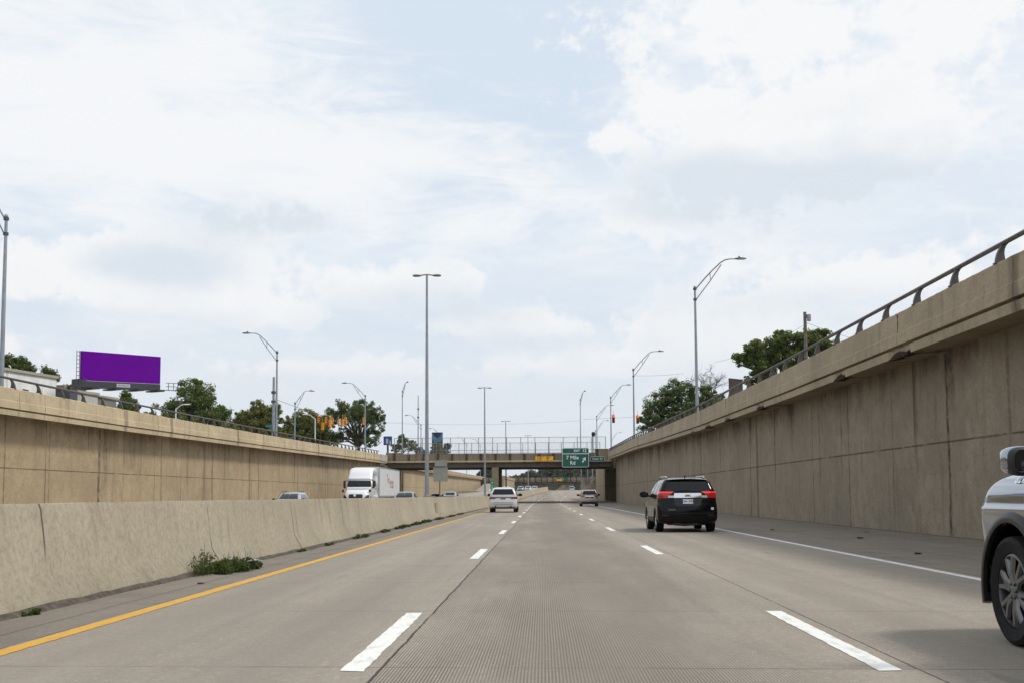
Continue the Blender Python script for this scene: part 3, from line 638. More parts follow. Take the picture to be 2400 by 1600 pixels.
pts = [(13.0, 386, -.5), (20.5, 386, -.5), (20.5, 386, 6.2), (18.5, 386, 7.0), (17.3, 386, 7.5), (16, 386, 7.45), (13.0, 386, 6.9)]
MB().extrude(pts, (0, 1.2, 0)).build('wall_panel', M_wallR, w3, world=True)
MB().tube([(13, 386.2, 7.3), (16, 386.2, 7.9), (17.3, 386.2, 7.95), (18.5, 386.2, 7.45), (20.5, 386.2, 6.6)], .06, 6).build('rail', M_rail, w3, world=True)
w4 = empty('retaining_wall', (8, 470, 0), label='dim brown far wall visible beneath the distant bridge', cat='retaining wall', group='concrete retaining walls of the sunken motorway')
MB().extrude([(4, 468, -1), (22, 468, -1), (22, 468, 5.6), (8.5, 468, 5.6), (4, 468, 2.2)], (0, 2, 0)).build('wall_panel', M_wallR, w4, world=True)
# ------------------------------------------------------------------ street lamps
def cobra(label, base, h, side, arm=3.1, rise=1.85, rz=0.0, rb=.105, mat_=None, detail=True, group='street lamps on the retaining walls'):
    m = mat_ or M_galv; r = empty('street_lamp', base, rz, label=label, cat='street lamp', group=group); s = side; k = arm/3.1; z = h
    q = MB(); q.tube([(0, 0, -.6), (0, 0, h*.5), (0, 0, h)], [rb, rb*.8, rb*.6], 12); q.ball((0, 0, h+.05), (.09, .09, .11), 8, 6)
    q.build('pole', m, r, smooth=40)
    q = MB()
    for zz in (h-.06, h-.72): q.lathe([(rb*.62+.05, -.06), (rb*.62+.05, .06)], (0, 0, zz), n=10)
    split_build(q, 'clamp', M_rail, r)
    up = [(.08, 0), (.62*k, .34*rise), (1.15*k, .64*rise), (1.62*k, .88*rise), (1.9*k, .97*rise), (2.2*k, rise), (2.55*k, rise)]
    q = MB(); q.tube([(s*a, 0, z-.02+b) for a, b in up], [.042]*5+[.036, .034], 8); q.tube([(s*.08, 0, z-.70), (s*.9*k, 0, z-.70+.5*(rise+.3)), (s*1.66*k, 0, z+.80*rise)], .032, 8)
    a = .95*k; q.tube([(s*a, 0, z+.54*rise), (s*(a+.03), 0, z-.70+.53*(rise+.3))], .024, 6)
    q.build('lamp_arm', m, r, smooth=40)
    if True:
        hx = s*2.5*k; zz = z+rise-.02
        q = MB(); prof = [(0, .045, .04), (.12, .10, .06), (.35, .16, .075), (.62, .15, .06), (.72, .05, .03)]
        q.loft([[(hx+s*u, -w_*1, zz-hh*.4), (hx+s*u, -w_*.6, zz+hh), (hx+s*u, w_*.6, zz+hh), (hx+s*u, w_, zz-hh*.4)] for u, w_, hh in prof])
        lh = q.build('lamp_head', M_rail, r, smooth=50)
        MB().ball((hx+s*.28, 0, zz+.12), (.05, .05, .07), 8, 6).build('photocell', M_dark, lh)
        MB().box((hx+min(s*.2, s*.6), -.11, zz-.045), (hx+max(s*.2, s*.6), .11, zz-.028)).build('lens', M_lens, lh)
    return r
def wall_lamp(label, px, ptop, Y, side, pxarm, pyarm, zbase=None):
    t = P(px, ptop, Y); zb = zbase if zbase is not None else ip(Y, TOPR if side > 0 else TOPL)
    e = P(pxarm, pyarm, Y)
    return cobra(label, (t.x, Y, zb), t.z-zb, side, arm=abs(e.x-t.x)*3.1/3.22, rise=e.z-t.z+.0)
wall_lamp('tall grey street lamp nearest along the right wall, beside the bare-topped tree', 1596, 662, 70, 1, 1714, 594)
wall_lamp('grey street lamp on the right wall just left of the rightmost red signal', 1454.5, 848, 119, 1, 1525, 806)
wall_lamp('grey street lamp on the right wall end, left of the first red signal', 1402.5, 912, 159, 1, 1449, 883)
wall_lamp('distant grey street lamp behind the right end pillar of the bridge', 1370.5, 955, 203, 1, 1410, 930)
wall_lamp('faint far street lamp whose arm ends behind the lamp above it, right of the bridge', 1368, 988, 255, 1, 1399, 965, 8)
wall_lamp('faintest far street lamp low beside the right wall, only its arm showing', 1403, 1010, 340, 1, 1428, 992, 8)
wall_lamp('tall grey street lamp cut by the left edge of the photo', 14.5, 500, 47.4, -1, -70, 440)
wall_lamp('grey street lamp on the left wall between the left trees, arm over the wall road', 636.5, 808, 95.5, -1, 558, 765)
wall_lamp('grey street lamp on the left wall before the open-branched tree', 839, 908, 142.5, -1, 786, 879)
wall_lamp('grey street lamp behind the left part of the bridge fence', 967, 975, 206, -1, 930, 953)
wall_lamp('faint far street lamp peeking behind the chevron billboard', 1010, 996, 270, -1, 986, 983, 7)
wall_lamp('tiny far street lamp seen through the bridge fence, left one', 1072, 1018, 330, -1, 1050, 1004, 7)
wall_lamp('tiny far street lamp seen through the bridge fence, right one', 1103, 1020, 400, -1, 1084, 1008, 7)
# lamps seen end-on at the bridge corners
cobra('slim street lamp seen end-on at the left corner of the bridge', (P(924, 1040, 165).x, 165, 6.1), P(924, 898, 165).z-6.1, 1, rz=-1.2, rise=1.1, rb=.09, group='street lamps at the bridge corners')
cobra('slim street lamp seen end-on at the right corner of the bridge', (P(1334, 1040, 179).x, 179, 6.1), P(1334, 917, 179).z-6.1, 1, rz=-1.35, rise=1.1, rb=.09, group='street lamps at the bridge corners')
cobra('pole lamp with short arm standing right of the bare steel pole, behind the left railing', (P(677, 1000, 130).x, 130, 5.6), P(677, 925, 130).z-5.6, 1, rz=.5, arm=2.0, rise=1.5, group='street lamps across the left service road')
def bent_lamp(label, px, pyt, Y, pxa, pya, side):
    t = P(px, pyt, Y); e = P(pxa, pya, Y); zb = ip(Y, TOPL)-1.0
    r = empty('street_lamp', (t.x, Y, zb), label=label, cat='street lamp', group='street lamps across the left service road'); h = t.z-zb; ax, azz = e.x-t.x, e.z-t.z
    MB().tube([(0, 0, 0), (0, 0, h)], [.09, .06], 8).build('pole', M_white, r, smooth=40)
    MB().tube([(0, 0, h-.03), (ax*.55, 0, h+azz*.85), (ax, 0, h+azz)], .045, 6).build('lamp_arm', M_white, r, smooth=40)
    MB().ball((ax*1.12, 0, h+azz), (.36, .12, .07), 10, 6).build('lamp_head', M_white, r, smooth=40)
bent_lamp('short white bent-arm lamp in front of the big round tree', 404, 938, 105, 426, 928, 1)
bent_lamp('white bent-arm lamp left of the hanging yellow signals', 724, 961, 138, 703, 951, -1)
# median twin lamps
def twin(label, px, pyt, Y, w_=1.42):
    t = P(px, pyt, Y); zb = zr(Y)+1.12; h = t.z-zb
    r = empty('twin_street_lamp', (t.x, Y, zb), label=label, cat='street lamp', group='twin lamps along the median barrier')
    MB().tube([(0, 0, -.02), (0, 0, h*.4), (0, 0, h)], [.105, .085, .052], 12).build('pole', M_galv, r, smooth=40)
    MB().lathe([(.19, 0), (.19, .03), (.13, .05), (.12, .16)], n=12).build('base_flange', M_galv, r)
    MB().tube([(-w_*.30, 0, h-.03), (0, 0, h+.02), (w_*.30, 0, h-.03)], .035, 8).build('cross_arm', M_galv, r)
    for s in (-1, 1):
        q = MB(); q.loft([[(s*(w_*.2+u), -a, h-.05-b*.3), (s*(w_*.2+u), -a*.6, h-.05+b), (s*(w_*.2+u), a*.6, h-.05+b), (s*(w_*.2+u), a, h-.05-b*.3)] for u, a, b in ((0, .06, .03), (.14, .15, .06), (.36, .15, .06), (w_*.5-w_*.2, .05, .03))])
        q.build('lamp_head', M_rail, r, smooth=50)
twin('tallest twin-headed lamp on the median barrier, nearest the camera', 980.5, 632, 57, 1.46)
twin('twin-headed median lamp in front of the bridge', 1113, 889.5, 114)
twin('twin-headed median lamp rising just behind the bridge', 1161.5, 966, 171, 1.4)
twin('small far twin-headed median lamp seen through the bridge fence', 1212.5, 999, 226, 1.4)
# ------------------------------------------------------------------ poles, cables
def pole(name, label, px, pyt, Y, r0, r1, m, cat='pole', zb=None, fittings=True):
    t = P(px, pyt, Y); zb = zb if zb is not None else 5.4
    o = empty(name, (t.x, Y, zb), label=label, cat=cat); h = t.z-zb
    MB().tube([(0, 0, -.3), (0, 0, h)], [r0, r1], 10).build('shaft', m, o, smooth=40)
    if fittings:
        q = MB()
        for u in (.68, .80): q.lathe([(r0*1.5, -.12), (r0*1.5, .12)], (0, 0, h*u), n=10)
        split_build(q, 'clamp', M_rail, o)
    return o, h
pole('steel_pole', 'bare grey steel pole standing close behind the second left wall lamp', 629, 865, 113, .17, .12, M_galv)
o, h = pole('signal_pole', 'slim dark pole with a black pedestrian signal, left on the bridge', 960.5, 907, 178, .10, .06, M_galv, zb=6.1)
MB().ball((.08, -.2, P(960, 1031, 178).z-6.1), (.22, .2, .26), 10, 8, .6).build('pedestrian_signal', M_black, o)
o, h = pole('signal_pole', 'short dark post with a black pedestrian signal, right of the exit sign top', 1361.5, 996, 166, .09, .08, M_dark, zb=6.1, fittings=False)
MB().ball((.08, -.1, h), (.28, .22, .34), 10, 8, .6).build('pedestrian_signal', M_black, o)
up_, h = pole('utility_pole', 'wooden utility pole with a transformer, in front of the right green tree', 1848.5, 717, 86, .16, .12, M_wood, cat='utility pole', zb=5.2, fittings=False)
MB().lathe([(.0, -.28), (.15, -.26), (.16, .24), (.0, .28)], (.28, -.1, h-.45), n=14).box((.10, -.12, h-.5), (.2, -.06, h-.2)).build('transformer', M_galv, up_, smooth=50)
q = MB()
for dz_ in (.35, 1.2): q.lathe([(.03, 0), (.05, .06), (.03, .12)], (.2, -.12, h-dz_-.3), n=8)
split_build(q, 'insulator', M_white, up_)
def cable(label, a, b, sag=.3, r=.011, group='overhead cables'):
    a, b = Vector(a), Vector(b); n = 14
    pts = [a.lerp(b, i/n) - Vector((0, 0, sag*4*(i/n)*(1-i/n))) for i in range(n+1)]
    o = MB().tube(pts, r, 5, caps=False).build('overhead_cable', M_cable, None, world=True, loc=a, fix=False); tag(o, label, 'cable', group)
t = P(1855, 742, 86)
cable('thin black cable sloping right from the utility pole', t, (t.x+9, 90, t.z-1.6))
cable('thin black cable from the utility pole towards the bare tree', t, P(1640, 832, 110), .4)
cable('thin black cable between the second right wall lamp and the bare tree', P(1456, 862, 119), P(1570, 857, 122), .1, .012)
cable('thin cable carrying the two red signals across the road', P(1340, 962, 158), P(1480, 955, 150), .05, .014)
cable('thin cable carrying the yellow signals from the bare steel pole', P(630, 915, 113), P(860, 985, 175), .3, .02)
cable('thin cable high across the gap left of the bridge, from the lamp pole', P(677, 938, 130), P(926, 970, 165), .5, .014)
cable('faint cable stretched over the bridge between its corner lamps', P(925, 972, 165), P(1334, 965, 179), .35, .012)
# ------------------------------------------------------------------ traffic signals
M_siglit = mat('signal red lit', (.6, .02, .01), .4, emit=((1, .06, .02), 3.0))
M_sigoff = mat('signal lens off', (.05, .035, .03), .2)
def signal(label, px, py, Y, rz, lit=False, n=3, group='yellow traffic signals hanging left of the bridge', sgn=1.0, body=None):
    c = P(px, py, Y); o = empty('traffic_signal', c, rz, label=label, cat='traffic signal', group=group); hh = .34*n*sgn; w_ = .17*sgn
    MB().box((-w_, -.10, -hh/2), (w_, .10, hh/2)).box((-.03, -.03, hh/2), (.03, .03, hh/2+.16)).build('housing', body or M_sigyel, o)
    MB().tube([(0, 0, hh/2+.14), (0, 0, hh/2+.62)], .022, 6).build('hanger', M_sigyel, o)
    for i in range(n):
        zz = hh/2-.34*sgn*(i+.5)
        l = MB().ball((0, -.11, zz), (.13*sgn, .03, .13*sgn), 12, 6).build('lens', M_siglit if (lit and i == 0) else M_sigoff, o, smooth=60)
        q = MB(); rr_ = .145*sgn; n_ = 9; A = [math.radians(-20+220*j/(n_-1)) for j in range(n_)]
        q.grid([[(rr_*math.cos(a), y, zz+rr_*math.sin(a)) for a in A] for y in (-.10, -.30)]); q.grid([[((rr_-.012)*math.cos(a), y, zz+(rr_-.012)*math.sin(a)) for a in A] for y in (-.10, -.30)])
        q.build('visor', body or M_sigyel, l, fix=False)
G2 = 'yellow traffic signals hanging left of the bridge'
for px, py, rz, n, lb in ((732, 962, .9, 3, 'leftmost yellow traffic signal of the hanging cluster, facing right'), (740.5, 978, 2.8, 3, 'lowest hanging yellow traffic signal, second from the left'),
        (749, 965, 1.0, 3, 'yellow traffic signal with dark visors, third from the left in the cluster'), (757.5, 972, 2.4, 3, 'yellow traffic signal tilted behind its neighbour, mid cluster'),
        (762.5, 966, 3.0, 3, 'yellow traffic signal seen from behind, mid cluster right'), (777.5, 968, 3.14, 2, 'short yellow signal with a white plate, hanging alone before the open tree'),
        (786.5, 970, 2.4, 3, 'yellow traffic signal leaning left in the right pair of the cluster'), (793, 965, 2.9, 3, 'rightmost yellow traffic signal of the hanging cluster'),
        (836, 966, 3.1, 3, 'yellow traffic signal half hidden behind the third left wall lamp')):
    signal(lb, px, py, 160+random.uniform(-4, 6), rz, n=n)
wp = P(780.5, 968, 157); tag(MB().box((-.12, -.02, -.42), (.12, .02, .42)).build('signal_plate', M_white, None, loc=wp), 'small white plate beside the short yellow signal', 'plate')
M_sigbrn = mat('signal brown yellow', (.22, .10, .02), .55, var=.2)
signal('red-lit traffic signal hanging beside the lamp at the right wall end', 1409, 961, 153, .1, True, group='red traffic signals at the right wall', sgn=1.05, body=M_sigbrn)
signal('red-lit traffic signal in front of the left edge of the right tree', 1464.5, 962.5, 150, .1, True, group='red traffic signals at the right wall', sgn=1.05, body=M_sigbrn)
def blade(label, px, py, Y, w_, h_, rz=0.0):
    o = MB().box((-w_/2, -.015, -h_/2), (w_/2, .015, h_/2)).build('street_name_sign', mat('street sign teal', (.02, .22, .18), .5), None, loc=P(px, py, Y), rz=rz)
    tag(o, label, 'street sign', 'green street name blades left of the bare steel pole')
blade('upper green street name blade beside the bare steel pole', 617, 977, 112.8, .62, .22); blade('lower green street name blade beside the bare steel pole', 621, 986, 112.8, .45, .2)
blade('green street name blade low on the pole lamp behind the left rail', 670, 1005, 129.7, .5, .22)
# ------------------------------------------------------------------ signs on the median
o = empty('road_sign', (P(1010, 1137, 66).x, 66, 1.1), label='grey backs of two stacked road signs on a post by the median', cat='road sign')
b0 = Vector(o.location)
MB().box((-.035, -.03, -.05), (.035, .03, P(1010, 1056, 66).z-1.1)).build('post', M_wood, o)
M_sback = mat('sign back aluminium', (.30, .30, .27), .55, .25, var=.1, vscale=2)
for (xa, xb, ya, yb) in ((998.5, 1027, 1055.5, 1070.5), (994.8, 1028.3, 1071.8, 1104.5)):
    a, b_ = P(xa, ya, 65.9)-b0, P(xb, yb, 65.9)-b0
    MB().extrude([((a.x+b_.x)/2+u, -.06, (a.z+b_.z)/2+v) for u, v in rrect(b_.x-a.x, a.z-b_.z, .05)], (0, .02, 0)).build('sign_panel', M_sback, o)
MB().box((-.30, -.085, P(1010, 1071, 66).z-1.125), (.30, -.03, P(1010, 1071, 66).z-1.075)).build('cross_brace', M_rail, o)
a = P(1130.5, 1137, 152); o = empty('exit_marker', (a.x, 152, 1.1), label='narrow green marker sign with white emblem beside the bridge pier', cat='road sign')
MB().box((-.04, -.03, -1.1), (.04, .03, 2.0)).build('post', M_galv, o)
for za, zb in ((P(1130, 1113, 152).z-1.1, P(1130, 1101, 152).z-1.1), (P(1130, 1127, 152).z-1.1, P(1130, 1113.6, 152).z-1.1)):
    MB().box((-.24, -.06, za), (.24, -.035, zb)).build('panel', mat('marker green', (.02, .30, .20), .5), o)
zc = P(1130, 1107.3, 152).z-1.1
q = MB().extrude([(.2*math.cos(a), -.062, zc+.2*math.sin(a)) for a in np.linspace(0, 2*math.pi, 18)[:-1]], (0, -.004, 0)); q.build('emblem_disc', M_green, o)
q = MB()
for k in range(4):
    a = k*math.pi/2; q.poly([(.03*math.cos(a+.8), -.07, zc+.03*math.sin(a+.8)), (.13*math.cos(a+.35), -.07, zc+.13*math.sin(a+.35)), (.13*math.cos(a-.35), -.07, zc+.13*math.sin(a-.35)), (.03*math.cos(a-.8), -.07, zc+.03*math.sin(a-.8))])
text_mb('?', .36, .01, M=TM(0, P(1130, 1120, 152).z-1.1, -.064), into=q); q.build('emblem', M_signw, o, fix=False)
# ------------------------------------------------------------------ billboards
A, B_ = P(186.5, 872, 166), P(368, 880.5, 179); hL = P(186.5, 805, 166).z-A.z; hR = P(368, 819, 179).z-B_.z
bbo = empty('billboard', (A.x, A.y, 5.2), label='purple billboard on a dark catwalk frame above the left buildings', cat='billboard'); b0 = Vector(bbo.location)
u = (B_-A); L_ = u.length; u.normalize(); nrm = Vector((u.y, -u.x, 0)).normalized()
if nrm.y > 0: nrm = -nrm
A0, B0_ = A-b0, B_-b0
M_purple = mat('billboard purple', (.122, .0, .27), .8, spec=.05)
top = lambda p, h_: p+Vector((0, 0, h_))
MB().loft([[A0, B0_, top(B0_, hR), top(A0, hL)], [A0-nrm*.35, B0_-nrm*.35, top(B0_, hR)-nrm*.35, top(A0, hL)-nrm*.35]]).build('display_panel', M_purple, bbo)
def seg(mb, s0, s1, d0, d1, z0, z1):      # box along the board: s along, d out from the face, z relative
    pr = []
    for s_ in (s0, s1):
        base = A0.lerp(B0_, s_)
        pr.append([base+nrm*d0+Vector((0, 0, z0)), base+nrm*d1+Vector((0, 0, z0)), base+nrm*d1+Vector((0, 0, z1)), base+nrm*d0+Vector((0, 0, z1))])
    mb.loft(pr)
q = MB(); seg(q, .0, 1.0, -.3, .02, -1.0, -.06); seg(q, 0, 1, -.25, 0, -1.15, -1.0); q.build('apron', M_dark, bbo)
q = MB()
for s_ in (.10, .38, .66, .93): seg(q, s_-.045, s_+.045, -1.4, 1.5, -1.35, -1.15)
seg(q, -.06, 1.17, .9, 1.5, -1.12, -1.05); q.build('catwalk', M_dark, bbo)
q = MB()
for s_ in (1.03, 1.10, 1.16, -.055): q.tube([A0.lerp(B0_, s_)+nrm*1.4+Vector((0, 0, -1.05)), A0.lerp(B0_, s_)+nrm*1.4+Vector((0, 0, .05))], .05, 6)
for zz in (.05, -.5): q.tube([A0.lerp(B0_, 1.0)+nrm*1.4+Vector((0, 0, zz)), A0.lerp(B0_, 1.16)+nrm*1.4+Vector((0, 0, zz))], .045, 6)
q.tube([A0.lerp(B0_, -.055)+nrm*1.4+Vector((0, 0, .05)), A0.lerp(B0_, 0)+nrm*1.4+Vector((0, 0, .05))], .045, 6)
q.build('guard_rail', M_dark, bbo)
q = MB()
for s_ in (-.058, -.025): q.tube([A0.lerp(B0_, s_)+Vector((0, 0, -.8)), A0.lerp(B0_, s_)+Vector((0, 0, hL))], .05, 6)
for k in range(9): zz = -.5+k*(hL+.5)/8.3; q.tube([A0.lerp(B0_, -.058)+Vector((0, 0, zz)), A0.lerp(B0_, -.0)+Vector((0, 0, zz))], .04, 6)
q.build('ladder', M_dark, bbo)
pc = A0.lerp(B0_, .045)-nrm*1.0; MB().tube([(pc.x, pc.y, -.5), (pc.x, pc.y, A0.z-.2)], .62, 14).build('column', M_dark, bbo, smooth=40)
q = MB(); seg(q, -.03, .06, -1.6, .0, -1.7, .2); q.build('column_head', M_dark, bbo)
q = MB(); seg(q, .43, .60, .03, .05, -.80, -.30); q.build('name_plate', mat('plate pale grey', (.5, .5, .55), .5), bbo)
q = MB()
for i in range(9): seg(q, .445+i*.016, .455+i*.016, .052, .054, -.66, -.44)
q.build('name_lettering', mat('letter grey', (.12, .12, .15), .6), bbo)
a, b_ = P(992, 992, 230), P(1017, 1042, 230); o = empty('billboard', ((a.x+b_.x)/2, 230, 6), label='dark upright billboard with turquoise chevron stripes behind the bridge fence', cat='billboard'); w_ = b_.x-a.x
zt = a.z-6
M_navy = mat('board navy', (.012, .022, .06), .5); M_teal = mat('board turquoise', (.03, .30, .42), .5); M_blu = mat('board light blue', (.16, .35, .62), .5)
MB().box((-w_/2, -.1, .2), (w_/2, .1, zt)).build('display_panel', M_navy, o)
MB().box((-.3, -.08, -.5), (.3, .08, .2)).build('post', M_dark, o)
for k in range(5):
    q = MB(); off = .30*k-.1; ww = .17
    for s_ in (-1, 1):
        pts = [(s_*(w_/2), zt-off), (s_*(w_/2), zt-off-ww), (s_*.02, zt-off-ww-1.0*w_/2*1.4), (s_*.02, zt-off-1.0*w_/2*1.4)]
        pts = [(x, -.105-.001*k, min(z, zt)) for x, z in pts]; q.poly(pts)
    q.build('chevron', M_teal if k % 2 == 0 else M_blu, o, fix=False)
a, b_ = P(881, 1001, 240), P(900.5, 1021, 240); o = empty('billboard', ((a.x+b_.x)/2, 240, 6), label='dark blue billboard with pale patches right of the open tree', cat='billboard'); w_ = b_.x-a.x
MB().box((-w_/2, -.1, b_.z-6), (w_/2, .1, a.z-6)).build('display_panel', mat('board blue', (.03, .06, .22), .5), o)
MB().box((-.2*w_, -.13, b_.z-6+.3), (.05*w_, -.11, a.z-6-.5)).box((.22*w_, -.13, b_.z-6+.1), (.38*w_, -.11, a.z-6-.9)).build('picture_patch', mat('board pale', (.45, .5, .62), .5), o)
MB().box((-.2, -.08, -.5), (.2, .08, b_.z-6)).build('post', M_dark, o)
o = empty('billboard', P(1690, 884, 82), .75, label='small weathered brown sign board seen at an angle behind the right rail', cat='billboard')
MB().box((-.75, -.06, -.8), (.75, .06, .42)).build('display_panel', mat('rust board', (.055, .035, .03), .8, var=.4, vscale=3), o); MB().box((-.75, -.1, .42), (.75, .1, .47)).build('frame', M_wood, o)
split_build(MB().box((-.5, .06, -4), (-.4, .16, .3)).box((.4, .06, -4), (.5, .16, .3)), 'post', M_wood, o)
# ------------------------------------------------------------------ buildings left
M_bwhite = concrete('white painted block', (.86, .86, .84), streak=.15, dirt=.05, tone=(.4, .4, .4), vper=2.6, voff=.4, vw=.025)
M_bgrey = concrete('grey rendered block', (.50, .49, .46), streak=.9, dirt=.7)
M_bdark = concrete('dark block wall', (.22, .21, .19), streak=.6, dirt=.6)
def bldg(label, Ya, Yb, X_, pyfn, depth, m, name='building'):
    za, zb = P(pyfn[0][0], pyfn[0][1], Ya).z, P(pyfn[1][0], pyfn[1][1], Yb).z
    o = empty(name, (X_, (Ya+Yb)/2, 4.6), label=label, cat='building')
    MB().loft([[(X_, Ya, 4.4), (X_, Yb, 4.4), (X_, Yb, zb), (X_, Ya, za)], [(X_-depth, Ya, 4.4), (X_-depth, Yb, 4.4), (X_-depth, Yb, zb), (X_-depth, Ya, za)]]).build('wall', m, o, world=True)
    MB().loft([[(X_+.12, Ya-.1, za-.02), (X_+.12, Yb+.1, zb-.02), (X_+.12, Yb+.1, zb+.16), (X_+.12, Ya-.1, za+.16)], [(X_-.3, Ya-.1, za-.02), (X_-.3, Yb+.1, zb-.02), (X_-.3, Yb+.1, zb+.16), (X_-.3, Ya-.1, za+.16)]]).build('coping', mat('coping tan', (.36, .32, .25), .85, var=.3), o, world=True)
    return o
XB = -34.0
def YX(px): return XB*F/(px-1247)*1.0
o = bldg('long white block building with black drip marks at the left edge', YX(-120), YX(114), XB, ((-120, 833), (114, 868)), 14, M_bwhite)
q = MB()
for px, z0, z1, ww in ((40, 7.2, 8.3, .10), (45, 6.8, 8.0, .06), (50, 6.8, 7.9, .05), (56, 6.7, 8.1, .09), (62, 6.8, 7.9, .06), (67, 7.0, 8.0, .12), (41, 8.15, 8.3, .45), (65, 7.85, 7.98, .8), (64, 6.9, 7.0, .6)):
    Y = YX(px); q.box((XB, Y-ww, z0), (XB+.012, Y+ww, z1))
split_build(q, 'paint_mark', mat('mark grey', (.06, .055, .06), .8, var=.6, vscale=6), o, world=True)
pr = MB(); pr.box((XB-.3, YX(115), 4.6), (XB+.5, YX(127), P(120, 878, 76.5).z)); tag(pr.build('brick_chimney', concrete('stained pillar', (.27, .235, .18), streak=.9, dirt=.8), None, world=True, loc=(XB, 76, 4.6)), 'square stained masonry pillar at the end of the white building', 'pillar')
o = empty('dumpster_box', (XB+1.0, 77.3, 4.8), label='dark metal cabinet on a rust red base beside the masonry pillar', cat='cabinet')
MB().box((-.5, -.55, 2.0), (.5, .75, P(135, 892, 77).z-4.8)).build('cabinet', mat('cabinet dark', (.05, .055, .07), .5, .2), o); MB().box((-.4, -.5, 0), (.4, 1.0, 2.0)).build('base', mat('rust red', (.16, .03, .02), .7, var=.3), o)
bldg('low whitewashed grey wall under the purple billboard', YX(148), YX(212), XB, ((148, 898), (212, 906)), .4, M_bgrey, name='garden_wall')
bldg('lower dark weathered wall running on towards the small conifer', YX(213), YX(262), XB-.2, ((213, 910), (262, 917)), .4, M_bdark, name='garden_wall')
# ------------------------------------------------------------------ vehicles: hulls made of stacked rounded plan outlines
def mono(xs, ys, q):
    xs, ys = np.array(xs, float), np.array(ys, float); h = np.diff(xs); d = np.diff(ys)/h; n = len(xs); m = np.zeros(n)
    m[0], m[-1] = d[0], d[-1]
    for i in range(1, n-1):
        if d[i-1]*d[i] > 0: m[i] = 2*d[i-1]*d[i]/(d[i-1]+d[i])
    i = int(np.clip(np.searchsorted(xs, q)-1, 0, n-2)); t = (q-xs[i])/h[i]; t = min(max(t, 0), 1)
    return float((2*t**3-3*t*t+1)*ys[i] + (t**3-2*t*t+t)*h[i]*m[i] + (-2*t**3+3*t*t)*ys[i+1] + (t**3-t*t)*h[i]*m[i+1])
class Hull:
    """rows: (z, y_rear, y_front, half width, rear corner radius, front corner radius)"""
    def __init__(s, rows, bow=(.06, .12), nz=46): s.r = rows; s.bow = bow; s.zs = sorted(set([r[0] for r in rows] + list(np.linspace(rows[0][0], rows[-1][0], nz)))); s.c = {}
    def par(s, z): return [mono([r[0] for r in s.r], [r[k] for r in s.r], z) for k in range(1, 6)]
    def half(s, z):
        key = round(z, 4)
        if key in s.c: return s.c[key]
        yr, yf, hw, rr, rf = s.par(z); rr = min(rr, .46*(yf-yr), .9*hw); rf = min(rf, .46*(yf-yr), .9*hw); pts = []; br_, bf = s.bow
        fy = lambda x: yr + br_*(x/hw)**2
        gy = lambda x: yf - bf*(x/hw)**2
        for i in range(7): x = (hw-rr)*i/7; pts.append((x, fy(x)))
        y0 = fy(hw-rr); yb = y0+rr; y1 = gy(hw-rf); ya = y1-rf
        if ya < yb: ya = yb = (ya+yb)/2
        for i in range(9): a = math.pi/2*i/9; pts.append((hw-rr+rr*math.sin(a), yb-(yb-y0)*math.cos(a)))
        for i in range(12): pts.append((hw, yb+(ya-yb)*i/12))
        for i in range(9): a = math.pi/2*i/9; pts.append((hw-rf+rf*math.cos(a), ya+(y1-ya)*math.sin(a)))
        for i in range(8): x = (hw-rf)*(1-i/7); pts.append((x, gy(x)))
        p = np.array(pts); L = np.concatenate([[0], np.cumsum(np.hypot(*np.diff(p, axis=0).T))]); s.c[key] = (p, L); return s.c[key]
    def S(s, z): return s.half(z)[1][-1]
    def pt(s, z, q):
        p, L = s.half(z); a = abs(q); x, y = np.interp(a, L, p[:, 0]), np.interp(a, L, p[:, 1])
        x2, y2 = np.interp(a+.02, L, p[:, 0]), np.interp(a+.02, L, p[:, 1]); x1, y1 = np.interp(a-.02, L, p[:, 0]), np.interp(a-.02, L, p[:, 1])
        nx, ny = (y2-y1), -(x2-x1); l = math.hypot(nx, ny) or 1; sg = -1 if q < 0 else 1
        return Vector((sg*x, y, z)), Vector((sg*nx/l, ny/l, 0))
    def sy(s, z, y):              # arc position on the right flank at given y
        p, L = s.half(z); i0 = 15; return float(np.interp(y, p[i0:30, 1], L[i0:30]))
    def body(s):
        mb = MB(); rings = []
        for z in s.zs:
            p, _ = s.half(z); r = [(x, y, z) for x, y in p]; l = [(-x, y, z) for x, y in p[1:-1]][::-1]; rings.append(r+l)
        return mb.loft(rings)
    def patch(s, rows, n=12, proud=.008, mb=None, sub=3, depth=.012):
        mb = mb or MB(); R = []
        for (z0, a0, b0), (z1, a1, b1) in zip(rows, rows[1:]):
            for i in range(sub): t = i/sub; R.append((z0+(z1-z0)*t, a0+(a1-a0)*t, b0+(b1-b0)*t))
        R.append(rows[-1]); fr, bk = [], []
        for z, a, b in R:
            f_, k_ = [], []
            for j in range(n+1):
                p, nn = s.pt(z, a+(b-a)*j/n); f_.append(p+nn*proud); k_.append(p-nn*depth)
            fr.append(f_); bk.append(k_)
        mb.grid(fr); mb.grid([fr[0], bk[0]]); mb.grid([bk[-1], fr[-1]]); mb.grid([[r[0] for r in bk], [r[0] for r in fr]]); mb.grid([[r[-1] for r in fr], [r[-1] for r in bk]])
        return mb
def mirror_s(rows): return [(z, -b, -a) for z, a, b in rows]
